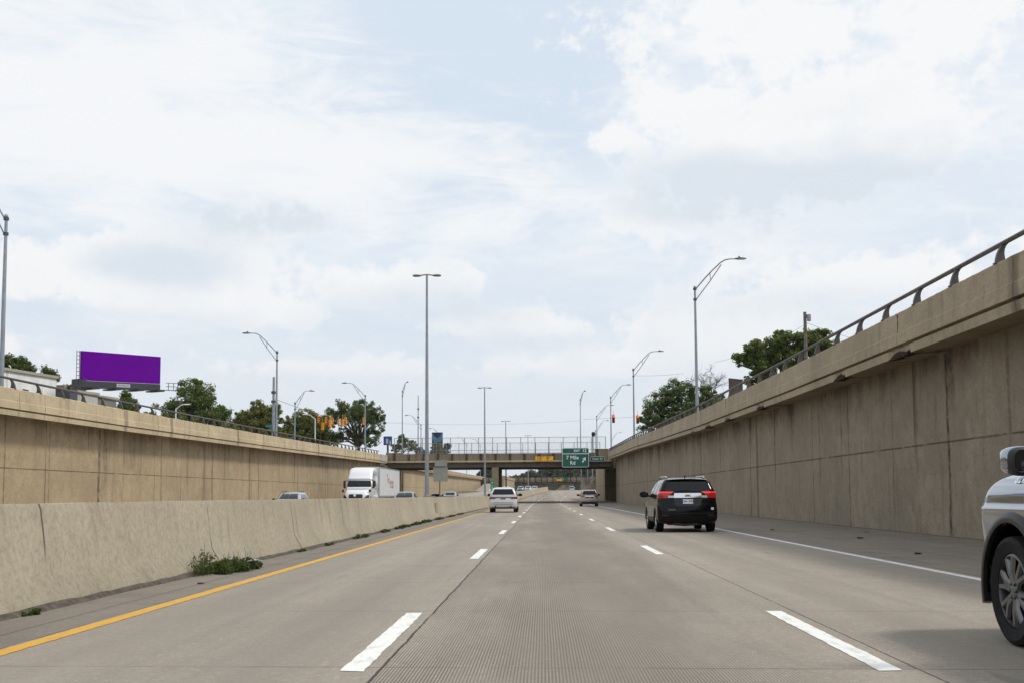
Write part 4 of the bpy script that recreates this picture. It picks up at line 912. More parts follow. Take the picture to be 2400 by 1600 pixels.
def cut_arches(o, wheels, hw, r):
    me = MB()
    for y in wheels:
        for s in (-1, 1): me.lathe([(r, s*(hw-.34)), (r, s*(hw+.3))], (0, y, wheels_z[0]), 'X', 36)
    c = me.build('cutter', M_liner, o.parent); m = o.modifiers.new('b', 'BOOLEAN'); m.object = c; m.operation = 'DIFFERENCE'; m.solver = 'EXACT'; m.material_mode = 'TRANSFER'
    dg = bpy.context.evaluated_depsgraph_get(); nm = bpy.data.meshes.new_from_object(o.evaluated_get(dg)); o.modifiers.clear(); o.data = nm
    bpy.data.objects.remove(c); nm.polygons.foreach_set('use_smooth', [True]*len(nm.polygons)); nm.set_sharp_from_angle(angle=math.radians(33))
wheels_z = [.35]
M_rimb = mat('dark wheel barrel', (.10, .10, .105), .35, .8)
def wheel(parent, loc, r, w_, side, spokes=5, rim_r=None, rimmat=None, fancy=False):
    rim_r = rim_r or r*.66; o = empty('wheel', loc); o.parent = parent
    prof = [(rim_r, -w_*.42), (r*.90, -w_*.5), (r*.975, -w_*.44), (r, -w_*.3), (r, w_*.3), (r*.975, w_*.44), (r*.90, w_*.5), (rim_r, w_*.42)]
    t = MB().lathe(prof, ax='X', n=40, closed=True)
    t.build('tyre', M_rubber, o, smooth=40)
    s = side; m = rimmat or M_alloy
    q = MB(); q.lathe([(rim_r, -s*w_*.42), (rim_r*.99, s*w_*.40), (rim_r*.93, s*w_*.43), (rim_r*.90, s*w_*.36), (rim_r*.88, -s*w_*.3)], ax='X', n=40, closed=True); q.build('rim_barrel', M_rimb if fancy else m, o, smooth=35); q = MB()
    xo = s*w_*.34
    for k in range(spokes):
        a = 2*math.pi*k/spokes+.3
        for da in ((-.19, .19) if fancy else (0,)):
            ww = rim_r*(.105 if fancy else .13)
            pts = []
            for rr_, aa, dx_, wk in ((rim_r*.16, a+da*.9, -.012*s, 1.25), (rim_r*.5, a+da*.75, .008*s, 1.0), (rim_r*.93, a+da*1.25, 0, .95)):
                d = Vector((0, math.cos(aa), math.sin(aa))); p = Vector((0, -d.z, d.y)); pts.append([Vector((xo+dx_, 0, 0))+d*rr_+p*ww*wk, Vector((xo+dx_+s*.022, 0, 0))+d*rr_+p*ww*.55*wk, Vector((xo+dx_+s*.022, 0, 0))+d*rr_-p*ww*.55*wk, Vector((xo+dx_, 0, 0))+d*rr_-p*ww*wk])
            q.loft(pts)
    q.lathe([(rim_r*.24, xo-s*.03), (rim_r*.24, xo+s*.012), (rim_r*.13, xo+s*.028)], ax='X', n=20)
    if fancy:
        for k in range(6):
            a = 2*math.pi*k/6; q.lathe([(.012, 0), (.012, s*.02), (.004, s*.026)], (xo+s*.01, math.cos(a)*rim_r*.2, math.sin(a)*rim_r*.2), 'X', 8)
    q.build('rim', m, o, smooth=35)
    MB().lathe([(rim_r*.86, -s*.05), (rim_r*.86, -s*.02)], ax='X', n=28).build('brake_disc', M_black, o)
    return o
def paintmat(name, col, metal=.0, rough=.22, coat=1.0): return mat(name, col, rough, metal, coat)
def car(name, label, loc, rz, rows, paint, wy, wr, ww, bow=(.06, .14), cat='car', track=None, arch=1.13, extra=None, group=None, rim=None, detail=True):
    r = empty(name, loc, rz, label=label, cat=cat, group=group); h = Hull(rows, bow); hw = max(q[3] for q in rows)
    b = h.body().build('body', [paint, M_liner], r); wheels_z[0] = wr; cut_arches(b, wy, hw, wr*arch)
    tr = track or hw-ww*.5-.015
    for y in wy:
        for s in (-1, 1): wheel(r, (s*tr, y, wr), wr, ww, s, rimmat=rim)
    if extra: extra(r, h, hw)
    return r, h
def side_glass(r, h, spans, z0, z1, proud=.006, mirror=True, m=None):
    """spans: (y0 at z0, y1 at z0, y0 at z1, y1 at z1)"""
    for a0, a1, b0, b1 in spans:
        rows = [(z0, h.sy(z0, a0), h.sy(z0, a1)), ((z0+z1)/2, h.sy((z0+z1)/2, (a0+b0)/2), h.sy((z0+z1)/2, (a1+b1)/2)), (z1, h.sy(z1, b0), h.sy(z1, b1))]
        h.patch(rows, 6, proud).build('side_window', m or M_glass, r, smooth=40)
        if mirror: h.patch(mirror_s(rows), 6, proud).build('side_window', m or M_glass, r, smooth=40)
def door_mirror(r, x, y, z, s, m, size=(.13, .07, .10)):
    q = MB().ball((s*x, y, z), size, 14, 10, .7); q.tube([(s*(x-.22), y+.02, z-.06), (s*(x-.05), y+.02, z-.05)], .03, 6); o = q.build('door_mirror', m, r, smooth=40)
    MB().extrude([(s*x+u*.8, y-size[1]-.003, z+v*.8) for u, v in rrect(size[0]*2*.86, size[2]*2*.82, .05)], (0, .006, 0)).build('mirror_glass', M_glass, o)
def wiper(r, h, z, x0, x1):
    p0, n0 = h.pt(z, x0); p1, n1 = h.pt(z+.03, x1); MB().tube([p0+n0*.03, p1+n1*.03], .012, 6).build('wiper', M_black, r)
def roof_rails(r, h, z, y0, y1, x, m):
    for s in (-1, 1): MB().tube([(s*x, y0, z-.06), (s*x, y0+.08, z), (s*x, y1-.12, z), (s*x, y1, z-.07)], .02, 8).build('roof_rail', m, r, smooth=40)
def plate(r, h, z0, z1, hw_, m, txt=None, frame=True):
    o = h.patch([(z0, -hw_, hw_), (z1, -hw_, hw_)], 4, .014).build('number_plate', m, r)
    if txt:
        p, n = h.pt((z0+z1)/2, 0); text_mb(txt, (z1-z0)*.55, .002, M=Matrix(((1, 0, 0, 0), (0, 0, 1, p.y-.018), (0, 1, 0, p.z), (0, 0, 0, 1)))).build('plate_lettering', mat('plate ink', (.03, .05, .14), .5), o, fix=False)
# ---- black SUV
P_blk = mat('black car paint', (.003, .003, .004), .10, spec=.26)
def rowsSUV(L=4.70, H=1.685, hw=.925, zb=.26, hood=1.10):
    a, b = -L/2, L/2; k = H/1.685
    return [(zb*k, a+.25, b-.25, hw-.10, .22, .3), (.33*k, a+.10, b-.10, hw-.04, .24, .42), (.45*k, a+.02, b-.01, hw-.005, .24, .48), (.62*k, a, b, hw, .24, .5), (.80*k, a+.02, b-.03, hw-.008, .24, .5),
            (.93*k, a+.04, b-.12, hw-.02, .26, .5), (1.0*k, a+.05, b-.34, hw-.025, .26, .45), (1.05*k, a+.06, b-.85, hw-.032, .26, .35), (1.10*k, a+.065, b-1.22, hw-.036, .24, .3), (1.24*k, a+.09, b-1.50, hw-.075, .17, .28),
            (1.40*k, a+.165, b-1.80, hw-.145, .14, .26), (1.53*k, a+.24, b-2.12, hw-.205, .13, .26), (1.60*k, a+.31, b-2.40, hw-.255, .15, .3), (1.645*k, a+.42, b-2.75, hw-.34, .28, .32), (1.675*k, a+.62, b-3.0, hw-.46, .3, .34), (H, a+1.0, b-3.2, hw-.66, .25, .3)]
def black_extra(r, h, hw):
    hb = hw
    h.patch([(1.255, -.68, .68), (1.30, -.68, .68), (1.44, -.62, .62), (1.575, -.555, .555)], 16, .008).build('rear_window', M_glass, r, smooth=40)
    sp = MB(); rws = []
    for x in np.linspace(-.62, .62, 13): yy = h.pt(1.61, abs(x))[0].y; rws.append([(x, yy+.10, 1.665-.03*(x/.62)**2), (x, yy-.10, 1.635-.03*(x/.62)**2), (x, yy-.10, 1.615-.03*(x/.62)**2), (x, yy+.06, 1.60-.03*(x/.62)**2)])
    sp.loft(rws); sp.build('roof_spoiler', P_blk, r, smooth=50)
    side_glass(r, h, [(-1.95, -1.42, -1.72, -1.38), (-1.33, -.42, -1.30, -.46), (-.32, .50, -.36, .18)], 1.22, 1.53)
    # chrome window line and pale pillar reflections come from the paint; lamps wrap round the corner
    for sg in (1, -1):
        base = [(1.05, .60, 1.16), (1.10, .58, 1.18), (1.17, .52, 1.15), (1.235, .40, 1.08), (1.255, .44, .98)]
        rows_ = base if sg > 0 else mirror_s(base)
        t = h.patch(rows_, 12, .016).build('tail_light', M_red, r, smooth=40)
        b2_ = [(1.20, .50, 1.06), (1.245, .44, 1.02)]; h.patch(b2_ if sg > 0 else mirror_s(b2_), 10, .020).build('light_strip', M_redlit, t, smooth=40)
        b3 = [(1.06, .42, .60), (1.125, .40, .58)]; h.patch(b3 if sg > 0 else mirror_s(b3), 6, .018).build('reverse_light', M_lens, r)
        b4 = [(.985, .50, .62), (1.03, .48, .62)]
        b5 = [(.505, .60, .80), (.545, .60, .80)]; h.patch(b5 if sg > 0 else mirror_s(b5), 4, .012).build('reflector', M_redd, r)
        door_mirror(r, 1.06, .78, 1.17, sg, P_blk, (.15, .09, .105))
    ch = h.patch([(1.055, -.42, .42), (1.10, -.42, .42), (1.18, -.41, .41), (1.20, -.40, .40)], 14, .022).build('chrome_bar', M_chrome, r, smooth=40)
    p, n = h.pt(1.12, 0)
    text_mb('GMC', .062, .004, M=Matrix(((1, 0, 0, 0), (0, 0, 1, p.y-.028), (0, 1, 0, p.z-.002), (0, 0, 0, 1)))).build('badge', mat('badge red', (.35, .01, .02), .3), ch, fix=False)
    h.patch([(.80, -.34, .34), (.86, -.40, .40), (1.03, -.42, .42)], 8, .004).build('plate_recess', mat('recess grey', (.02, .02, .023), .45), r)
    plate(r, h, .875, 1.01, .155, M_plate, '4DH 2931')
    p, n = h.pt(.70, -.48); text_mb('TERRAIN', .042, .001, M=Matrix(((1, 0, 0, -.50), (0, 0, 1, p.y-.012), (0, 1, 0, .695), (0, 0, 0, 1)))).build('name_badge', M_chrome, r, fix=False)
    h.patch([(.69, .70, .78), (.76, .70, .78)], 2, .012).build('sticker', M_plate, r)
    h.patch([(.30, -.86, .86), (.40, -.90, .90), (.47, -.93, .93)], 16, .010).build('bumper_trim', mat('grey black trim', (.008, .008, .009), .6, spec=.2), r, smooth=40)
    h.patch([(.585, -.78, .78), (.60, -.78, .78)], 12, .006).build('bumper_seam', M_black, r)
    for y in (-1.40, 1.46):
        for sg in (1, -1):
            MB().loft([[(sg*(.84), y+math.cos(a)*.395, .355+math.sin(a)*.395), (sg*(hw-.002), y+math.cos(a)*.395, .355+math.sin(a)*.395), (sg*(hw+.006), y+math.cos(a)*.41, .355+math.sin(a)*.41), (sg*(hw-.03), y+math.cos(a)*.435, .355+math.sin(a)*.435)] for a in np.radians(np.linspace(-4, 184, 24))]).build('wheel_arch_trim', M_black, r, smooth=50)
    for sg in (1, -1): h.patch([(z, sg*h.sy(z, -.95 if sg > 0 else 1.0), sg*h.sy(z, 1.0 if sg > 0 else -.95)) for z in (.30, .38, .46)], 8, .014).build('sill_trim', M_black, r, smooth=40)
    wiper(r, h, 1.27, -.38, .05)
    roof_rails(r, h, 1.715, -1.75, .2, .58, M_alloy)
    MB().box((-.55, -2.0, .22), (.55, -1.2, .30)).tube([(-.45, -2.15, .27), (-.1, -2.1, .24), (.3, -2.12, .27)], .05, 8).build('exhaust', M_dark, r, smooth=40)
    MB().tube([(0, -1.55, 1.68), (0, -1.7, 1.74)], .02, 6).build('roof_aerial', M_black, r)
    for y in (.1, -.85):
        for sg in (1, -1): MB().box((sg*(hw-.02), y-.09, .96), (sg*(hw+.025), y+.09, .985)).build('door_handle', M_chrome, r)
    for y in (.72, -.37, -1.34):
        for sg in (1, -1):
            zz = np.linspace(.42, 1.06, 8); h.patch([(z, sg*h.sy(z, y)-.006, sg*h.sy(z, y)+.006) for z in zz], 1, .002, sub=1).build('door_seam', M_black, r)
car('parked_suv'.replace('parked_', 'black_'), 'black SUV with bright red tail lights and chrome bar in the right lane', (4.42, 37.1, 0), -.0, rowsSUV(), P_blk, (-1.40, 1.46), .355, .235, extra=black_extra, cat='suv')
# ---- white SUV
P_wht = paintmat('white car paint', (.60, .61, .63), rough=.25)
def white_extra(r, h, hw):
    h.patch([(1.22, -.73, .73), (1.30, -.73, .73), (1.46, -.66, .66), (1.59, -.60, .60)], 14, .008).build('rear_window', M_glass, r, smooth=40)
    side_glass(r, h, [(-2.1, -1.5, -1.85, -1.45), (-1.4, -.42, -1.36, -.46), (-.32, .75, -.36, .3)], 1.17, 1.52)
    bar = [(.965, -1.06, 1.06), (1.0, -1.08, 1.08), (1.06, -1.06, 1.06)]
    t = h.patch([(1.0, -1.0, 1.0), (1.06, -1.0, 1.0)], 22, .012).build('light_bar', M_redd, r, smooth=40)
    for sg in (1, -1):
        b_ = [(.93, .56, 1.02), (.97, .50, 1.10), (1.06, .42, 1.08)]; tl = h.patch(b_ if sg > 0 else mirror_s(b_), 10, .018).build('tail_light', M_redd, r, smooth=40)
        b2_ = [(.985, .58, .95), (1.03, .54, .95)]; h.patch(b2_ if sg > 0 else mirror_s(b2_), 8, .022).build('light_strip', mat('tail lamp half lit', (.3, .01, .015), .2, emit=((1, .05, .04), .03)), tl, smooth=40)
        door_mirror(r, 1.09, .95, 1.20, sg, M_black, (.15, .09, .10))
        MB().lathe([(.055, -.04), (.055, .06), (.04, .06)], (sg*.52, h.pt(.42, .52)[0].y-.01, .40), 'Y', 14).build('exhaust_tip', M_dark, r)
    plate(r, h, .90, 1.02, .17, mat('plate dark gold', (.16, .12, .06), .5))
    h.patch([(.66, -.66, .66), (.69, -.68, .68)], 12, .005).build('tailgate_seam', mat('seam grey', (.12, .12, .13), .6), r)
    h.patch([(.27, -.82, .82), (.36, -.88, .88)], 14, .010).build('bumper_trim', M_black, r, smooth=40)
    h.patch([(.52, -.62, .62), (.60, -.66, .66)], 12, .01).build('bumper_step', mat('white shade grey', (.40, .41, .43), .4), r, smooth=40)
    MB().ball((0, -1.9, 1.73), (.04, .1, .05), 8, 6).build('roof_aerial', P_wht, r)
car('white_suv', 'white SUV with a dark red light bar in the left lane near the median', (-2.70, 79.6, 0), 0, rowsSUV(5.1, 1.72, .96, .25), P_wht, (-1.50, 1.54), .385, .26, extra=white_extra, cat='suv')
# ---- beige crossover
P_bge = paintmat('champagne car paint', (.30, .275, .235), .45, .3)
def beige_extra(r, h, hw):
    h.patch([(1.20, -.70, .70), (1.28, -.70, .70), (1.44, -.64, .64), (1.57, -.57, .57)], 12, .008).build('rear_window', M_glass, r, smooth=40)
    side_glass(r, h, [(-1.3, -.42, -1.28, -.46), (-.32, .62, -.36, .22)], 1.14, 1.50)
    for sg in (1, -1):
        b_ = [(.96, .52, 1.08), (1.04, .44, 1.12), (1.12, .44, 1.04)]; h.patch(b_ if sg > 0 else mirror_s(b_), 10, .018).build('tail_light', M_red, r, smooth=40)
        door_mirror(r, 1.06, .78, 1.16, sg, M_black, (.15, .09, .11))
        b5 = [(.60, .72, .80), (.70, .72, .80)]; h.patch(b5 if sg > 0 else mirror_s(b5), 3, .012).build('reflector', M_lens, r)
    h.patch([(1.0, -.46, .46), (1.08, -.44, .44)], 10, .02).build('chrome_bar', M_chrome, r, smooth=40)
    h.patch([(.84, -.40, .40), (.99, -.42, .42)], 8, .005).build('plate_recess', M_black, r)
    plate(r, h, .85, .965, .17, mat('plate orange', (.30, .12, .05), .5))
    h.patch([(.27, -.82, .82), (.46, -.90, .90)], 14, .012).build('bumper_trim', M_black, r, smooth=40)
    roof_rails(r, h, 1.72, -1.6, .2, .58, M_chrome); wiper(r, h, 1.16, -.3, .1)
car('beige_crossover', 'champagne beige crossover seen from behind near the bridge abutment', (4.72, 117.5, 0), 0, rowsSUV(4.55, 1.69, .92, .24), P_bge, (-1.34, 1.36), .36, .225, extra=beige_extra, cat='crossover')
# ---- far car on the crest
P_blu = paintmat('pale blue car paint', (.34, .42, .47), .3, .3)
def far_extra(r, h, hw):
    h.patch([(1.12, -.70, .70), (1.22, -.71, .71), (1.5, -.60, .60)], 10, .008).build('rear_window', M_glass, r, smooth=40)
    for sg in (1, -1):
        b_ = [(.93, .55, 1.05), (1.05, .55, 1.05)]; h.patch(b_ if sg > 0 else mirror_s(b_), 6, .018).build('tail_light', M_redd, r, smooth=40)
fc = P(1313, 1124, 338)
car('distant_car', 'tiny pale blue car sinking behind the crest of the road', (fc.x, 338, zr(338)-.45), 0, rowsSUV(4.5, 1.65, .9, .25), P_blu, (-1.34, 1.36), .34, .22, extra=far_extra)
# ---- oncoming vehicles behind the barrier (they face the camera)
def front_extra(rails=False, mirrors=M_black):
    def fn(r, h, hw):
        S1 = lambda z: h.S(z)
        zt = h.r[-1][0]; k = zt/1.685
        rows_ = [(1.12*k, S1(1.12*k)-.74, S1(1.12*k)+.74)]
        def fr(z, half_): return (z, S1(z)-half_, S1(z))
        for z0, z1, w0, w1 in ((1.13*k, 1.55*k, .70, .52),):
            A_ = [(z0+(z1-z0)*t, S1(z0+(z1-z0)*t)-(w0+(w1-w0)*t), S1(z0+(z1-z0)*t)) for t in (0, .25, .5, .75, 1)]
            q = h.patch(A_, 8, .007); h.patch(mirror_s(A_), 8, .007, mb=q); q.build('windscreen', M_glass, r, smooth=40)
        side_glass(r, h, [(-1.9, -1.42, -1.7, -1.38), (-1.33, -.42, -1.30, -.46), (-.32, .62, -.36, .22)], 1.14*k, 1.50*k)
        for sg in (1, -1):
            door_mirror(r, hw+.12, .80, 1.10*k, sg, mirrors, (.13, .08, .09))
            A_ = [(.72, S1(.72)-.95, S1(.72)-.55), (.84, S1(.84)-.95, S1(.84)-.5)]
            h.patch(A_ if sg > 0 else mirror_s(A_), 6, .012).build('headlight', M_lens, r, smooth=40)
        h.patch([(.45, S1(.45)-.5, S1(.45)), (.66, S1(.66)-.5, S1(.66))], 6, .012).build('grille', M_black, r)
        if rails: roof_rails(r, h, zt+.035, -1.6, .25, .60, M_dark)
    return fn
P_gry = paintmat('silver grey car paint', (.40, .42, .45), .5, .28); P_tea = paintmat('slate teal car paint', (.13, .19, .20), .4, .28); P_sil = paintmat('light silver car paint', (.50, .53, .56), .5, .28)
G3 = 'oncoming vehicles behind the barrier'
def rowsSedan(L=4.8, H=1.47, hw=.91):
    a, b = -L/2, L/2; k = H/1.47
    return [(.22, a+.25, b-.25, hw-.1, .3, .4), (.36, a+.05, b-.05, hw-.02, .3, .5), (.55, a, b, hw, .3, .55), (.75, a+.02, b-.06, hw-.01, .3, .5), (.86, a+.06, b-.35, hw-.03, .3, .4), (.93*k, a+.25, b-1.0, hw-.05, .3, .3),
            (.98*k, a+.62, b-1.30, hw-.08, .25, .3), (1.15*k, a+.95, b-1.62, hw-.15, .25, .3), (1.30*k, a+1.25, b-1.95, hw-.21, .25, .3), (1.40*k, a+1.55, b-2.25, hw-.28, .25, .3), (1.45*k, a+1.85, b-2.5, hw-.40, .25, .3), (H, a+2.1, b-2.7, hw-.6, .2, .2)]
def sedan_extra(r, h, hw):
    zt = h.r[-1][0]; k = zt/1.47; S1 = lambda z: h.S(z)
    A_ = [(z, S1(z)-w_, S1(z)) for z, w_ in ((1.0*k, .70), (1.1*k, .68), (1.2*k, .65), (1.3*k, .6), (1.385*k, .54))]
    q = h.patch(A_, 8, .007); h.patch(mirror_s(A_), 8, .007, mb=q); q.build('windscreen', M_glass, r, smooth=40)
    side_glass(r, h, [(-1.3, -.42, -.95, -.46), (-.32, .55, -.36, .1)], 1.0*k, 1.34*k)
    for sg in (1, -1):
        door_mirror(r, hw+.1, .72, 1.0*k, sg, M_black, (.12, .08, .08))
        B_ = [(.62, S1(.62)-.95, S1(.62)-.5), (.72, S1(.72)-.95, S1(.72)-.5)]; h.patch(B_ if sg > 0 else mirror_s(B_), 6, .012).build('headlight', M_lens, r, smooth=40)
    h.patch([(.40, S1(.40)-.5, S1(.40)), (.56, S1(.56)-.5, S1(.56))], 6, .012).build('grille', M_black, r)
def on_px(px, Y): return P(px, 1136, Y).x
car('grey_crossover', 'silver grey crossover with roof rails, oncoming, left of the white truck', (on_px(668, 80), 80, -.05), math.pi+.02, rowsSUV(4.65, 1.56, .91, .25), P_gry, (-1.36, 1.40), .34, .22, extra=front_extra(True), group=G3, cat='crossover')
car('teal_sedan', 'slate teal sedan in front of the truck trailer, only its roof above the barrier', (on_px(924, 92), 94, 0), math.pi, rowsSedan(4.85, 1.53), P_tea, (-1.4, 1.42), .33, .21, extra=sedan_extra, group=G3, cat='sedan')
car('teal_sedan', 'pale grey sedan roof just showing beside the grey sign backs', (on_px(999, 165), 167, 0), math.pi, rowsSedan(4.85, 1.50), P_tea, (-1.4, 1.42), .33, .21, extra=sedan_extra, group=G3, cat='sedan')
def pickup_front(r, h, hw):
    S1 = lambda z: h.S(z)
    A_ = [(z, S1(z)-w_, S1(z)) for z, w_ in ((1.28, .74), (1.4, .71), (1.55, .66), (1.66, .61))]
    q = h.patch(A_, 8, .007); h.patch(mirror_s(A_), 8, .007, mb=q); q.build('windscreen', M_glass, r, smooth=40)
    for sg in (1, -1): door_mirror(r, hw+.16, .95, 1.26, sg, M_black, (.15, .09, .12))
    h.patch([(.6, S1(.6)-.6, S1(.6)), (.95, S1(.95)-.6, S1(.95))], 6, .012).build('grille', M_black, r)
rp_ = [(.35, -2.7, 2.7, .9, .15, .3), (.55, -2.85, 2.85, .99, .15, .35), (.9, -2.85, 2.86, 1.0, .15, .35), (1.08, -2.85, 2.75, .99, .15, .35), (1.17, -2.80, 2.45, .96, .15, .3), (1.22, -.95, 1.6, .94, .2, .25), (1.30, -.9, 1.32, .90, .2, .25), (1.5, -.82, .98, .83, .2, .25), (1.66, -.72, .66, .75, .2, .25), (1.74, -.55, .40, .64, .25, .3), (1.77, -.3, .15, .45, .2, .2)]
car('silver_pickup', 'light silver pickup truck, oncoming, right of the grey sign backs', (on_px(1031, 172), 175, 0), math.pi, rp_, P_sil, (-1.8, 1.85), .39, .25, extra=pickup_front, group=G3, cat='pickup truck')
for i, (px, Y, pt_, lb) in enumerate(((1163, 290, P_wht, 'white far car, leftmost of the queue beyond the bridge'), (1196, 300, P_tea, 'dark far car in the queue beyond the bridge, left of the third median pole'), (1213, 310, P_sil, 'silver far car in the queue beyond the bridge, middle'), (1228, 322, P_gry, 'grey far car, rightmost of the queue beyond the bridge'))):
    car('distant_car', lb, (P(px, 1136, Y).x, Y, zr(Y)-.38), math.pi, rowsSUV(4.6, 1.62, .91, .25), pt_, (-1.36, 1.40), .34, .22, extra=front_extra(), group='queue of far cars beyond the bridge')
tw = P(588, 1006, 100); car('white_hatchback', 'white hatchback on the upper left road, glimpsed through the railing', (tw.x-7, 104, 4.95), .0, rowsSedan(4.3, 1.5), P_wht, (-1.25, 1.28), .32, .2, extra=sedan_extra)
o = empty('delivery_truck', (P(877, 1025, 215).x, 215, 5.6), 0, label='blue and white delivery truck half hidden behind the open tree', cat='truck')
MB().box((-1.2, -2.5, .6), (1.2, 2.5, 3.0)).build('cargo_box', mat('truck pale blue', (.55, .60, .68), .4), o); MB().box((-1.15, -2.52, 1.5), (1.15, -2.5, 2.5)).build('door_panel', mat('truck blue', (.06, .11, .34), .4), o); MB().box((-1.1, 2.5, .6), (1.1, 4.1, 2.4)).build('cab', M_white, o)
for x_ in (-1, 1):
    for y_ in (-1.5, 3.2): MB().lathe([(.42, -.13), (.42, .13)], (x_, y_, .42), 'X', 18).build('wheel', M_rubber, o)
# ---- white articulated truck, facing the camera
TX, TY = -17.72, 107.0
P_trk = paintmat('truck white paint', (.74, .75, .77), rough=.3)
tr = empty('tractor_unit', (TX, TY, 0), math.pi, label='white sleeper cab truck tractor facing the camera with dark windscreen', cat='truck')
Lr = [(.40, -6.6, -.1, 1.05, .1, .3), (.62, -6.6, 0, 1.22, .1, .4), (1.0, -6.6, .0, 1.23, .1, .42), (1.30, -6.6, -.06, 1.20, .1, .45), (1.55, -6.6, -.22, 1.12, .1, .5), (1.78, -6.6, -.75, 1.08, .1, .4), (1.92, -6.6, -1.55, 1.16, .12, .25), (2.02, -6.6, -1.85, 1.22, .12, .22),
      (2.35, -6.6, -2.05, 1.22, .12, .22), (2.72, -6.6, -2.28, 1.21, .12, .24), (2.85, -6.6, -2.22, 1.20, .12, .3), (3.1, -6.6, -2.45, 1.19, .12, .35), (3.45, -6.6, -2.75, 1.17, .12, .4), (3.75, -6.6, -3.15, 1.13, .14, .45), (3.92, -6.6, -3.6, 1.04, .18, .5), (3.98, -6.5, -4.1, .88, .2, .4)]
th = Hull(Lr, (.0, .14)); tb = th.body().build('cab_body', [P_trk, M_black], tr); wheels_z[0] = .52; cut_arches(tb, (-1.35,), 1.22, .60)
for y in (-1.35, -5.6):
    for s in (-1, 1): wheel(tr, (s*1.05, y, .52), .52, .30, s)
A_ = [(z, th.S(z)-w_, th.S(z)) for z, w_ in ((2.06, 1.14), (2.2, 1.15), (2.4, 1.15), (2.66, 1.12))]
q = th.patch(A_, 12, .012); th.patch(mirror_s(A_), 12, .012, mb=q); q.build('windscreen', M_glass, tr, smooth=40)
side_glass(tr, th, [(-3.6, -2.7, -3.6, -2.9), (-4.7, -4.05, -4.7, -4.05)], 2.12, 2.66)
side_glass(tr, th, [(-3.75, -3.5, -3.75, -3.55)], 3.1, 3.42)
A_ = [(z, th.S(z)-w_, th.S(z)) for z, w_ in ((.9, .62), (1.1, .66), (1.36, .62))]
q = th.patch(A_, 8, .02); th.patch(mirror_s(A_), 8, .02, mb=q); q.build('grille', M_black, tr, smooth=40)
th.patch([(1.16, th.S(1.16)-.18, th.S(1.16)), (1.34, th.S(1.34)-.18, th.S(1.34))], 4, .03).build('grille_badge', M_chrome, tr)
for s in (1, -1):
    A_ = [(.86, th.S(.86)-1.25, th.S(.86)-.80), (1.05, th.S(1.05)-1.35, th.S(1.05)-.85), (1.28, th.S(1.28)-1.5, th.S(1.28)-1.05)]; th.patch(A_ if s > 0 else mirror_s(A_), 6, .02).build('headlight', M_dark, tr, smooth=40)
    q = MB().box((s*1.42-.10, -2.15, 1.98), (s*1.42+.10, -2.0, 2.62)); q.tube([(s*1.2, -2.2, 2.66), (s*1.45, -2.08, 2.64)], .035, 6); q.tube([(s*1.2, -2.2, 2.0), (s*1.45, -2.08, 1.94)], .035, 6); q.build('door_mirror', M_black, tr)
    q = MB().box((s*1.28-.09, -.55, 1.55), (s*1.28+.09, -.45, 1.80)); q.tube([(s*1.05, -.6, 1.45), (s*1.25, -.5, 1.6)], .02, 6); q.build('hood_mirror', M_black, tr)
th.patch([(2.73, th.S(2.73)-1.15, th.S(2.73)+0), (2.79, th.S(2.79)-1.15, th.S(2.79))], 8, .05).build('sun_visor', P_trk, tr)
tl = empty('truck_trailer', (TX, TY+14.7, 0), math.pi, label='long white box trailer with small red lettering behind the truck tractor', cat='trailer')
q = MB().box((-1.29, -8.0, 1.12), (1.29, 8.0, 4.1)); q.build('cargo_box', mat('trailer white', (.60, .61, .62), .45, var=.05, vscale=.6), tl)
q = MB()
for s in (-1, 1):
    q.box((s*1.29-.012, -8.03, 1.05), (s*1.29+.02, 8.03, 1.22)); q.box((s*1.29-.02, -8.03, 4.0), (s*1.29+.02, 8.03, 4.11))
    for y in (-8.0, 8.0): q.box((s*1.29-.02, y-.05, 1.2), (s*1.29+.022, y+.05, 4.1))
q.build('frame_rail', mat('trailer rail', (.36, .37, .39), .4, .5), tl)
MB().box((-.6, 8.01, 1.6), (.6, 8.5, 3.6)).build('bulkhead_unit', M_white, tl)
MB().box((-.5, -7.5, .75), (.5, 7.4, 1.10)).box((-1.2, -7.9, .5), (-1.1, -3.0, .9)).build('chassis', M_dark, tl)
for y in (-6.6, -5.3):
    for s in (-1, 1): wheel(tl, (s*1.0, y, .52), .52, .32, s)
q = MB(); sx_ = -1.294      # lettering on the side facing the road (the local left side after the half turn)
def tp(dy, z): return (sx_-.004, dy, z)
q.lathe([(.17, -.004), (.17, .0)], (sx_, 2.2, 3.35), 'X', 14)
MT = lambda y, z: Matrix(((0, 0, -1, sx_-.008), (-1, 0, 0, y), (0, 1, 0, z), (0, 0, 0, 1)))
text_mb('Texas', .52, .0, M=MT(-.6, 2.70) @ Matrix.Scale(2.6, 4, (1, 0, 0)), into=q); text_mb('Trail', .40, .0, M=MT(-1.2, 2.20) @ Matrix.Scale(2.8, 4, (1, 0, 0)), into=q)
q.box((sx_-.006, 1.75, 2.6), (sx_, 1.95, 3.2))
q.build('lettering', mat('lettering red', (.34, .07, .08), .5), tl, fix=False)
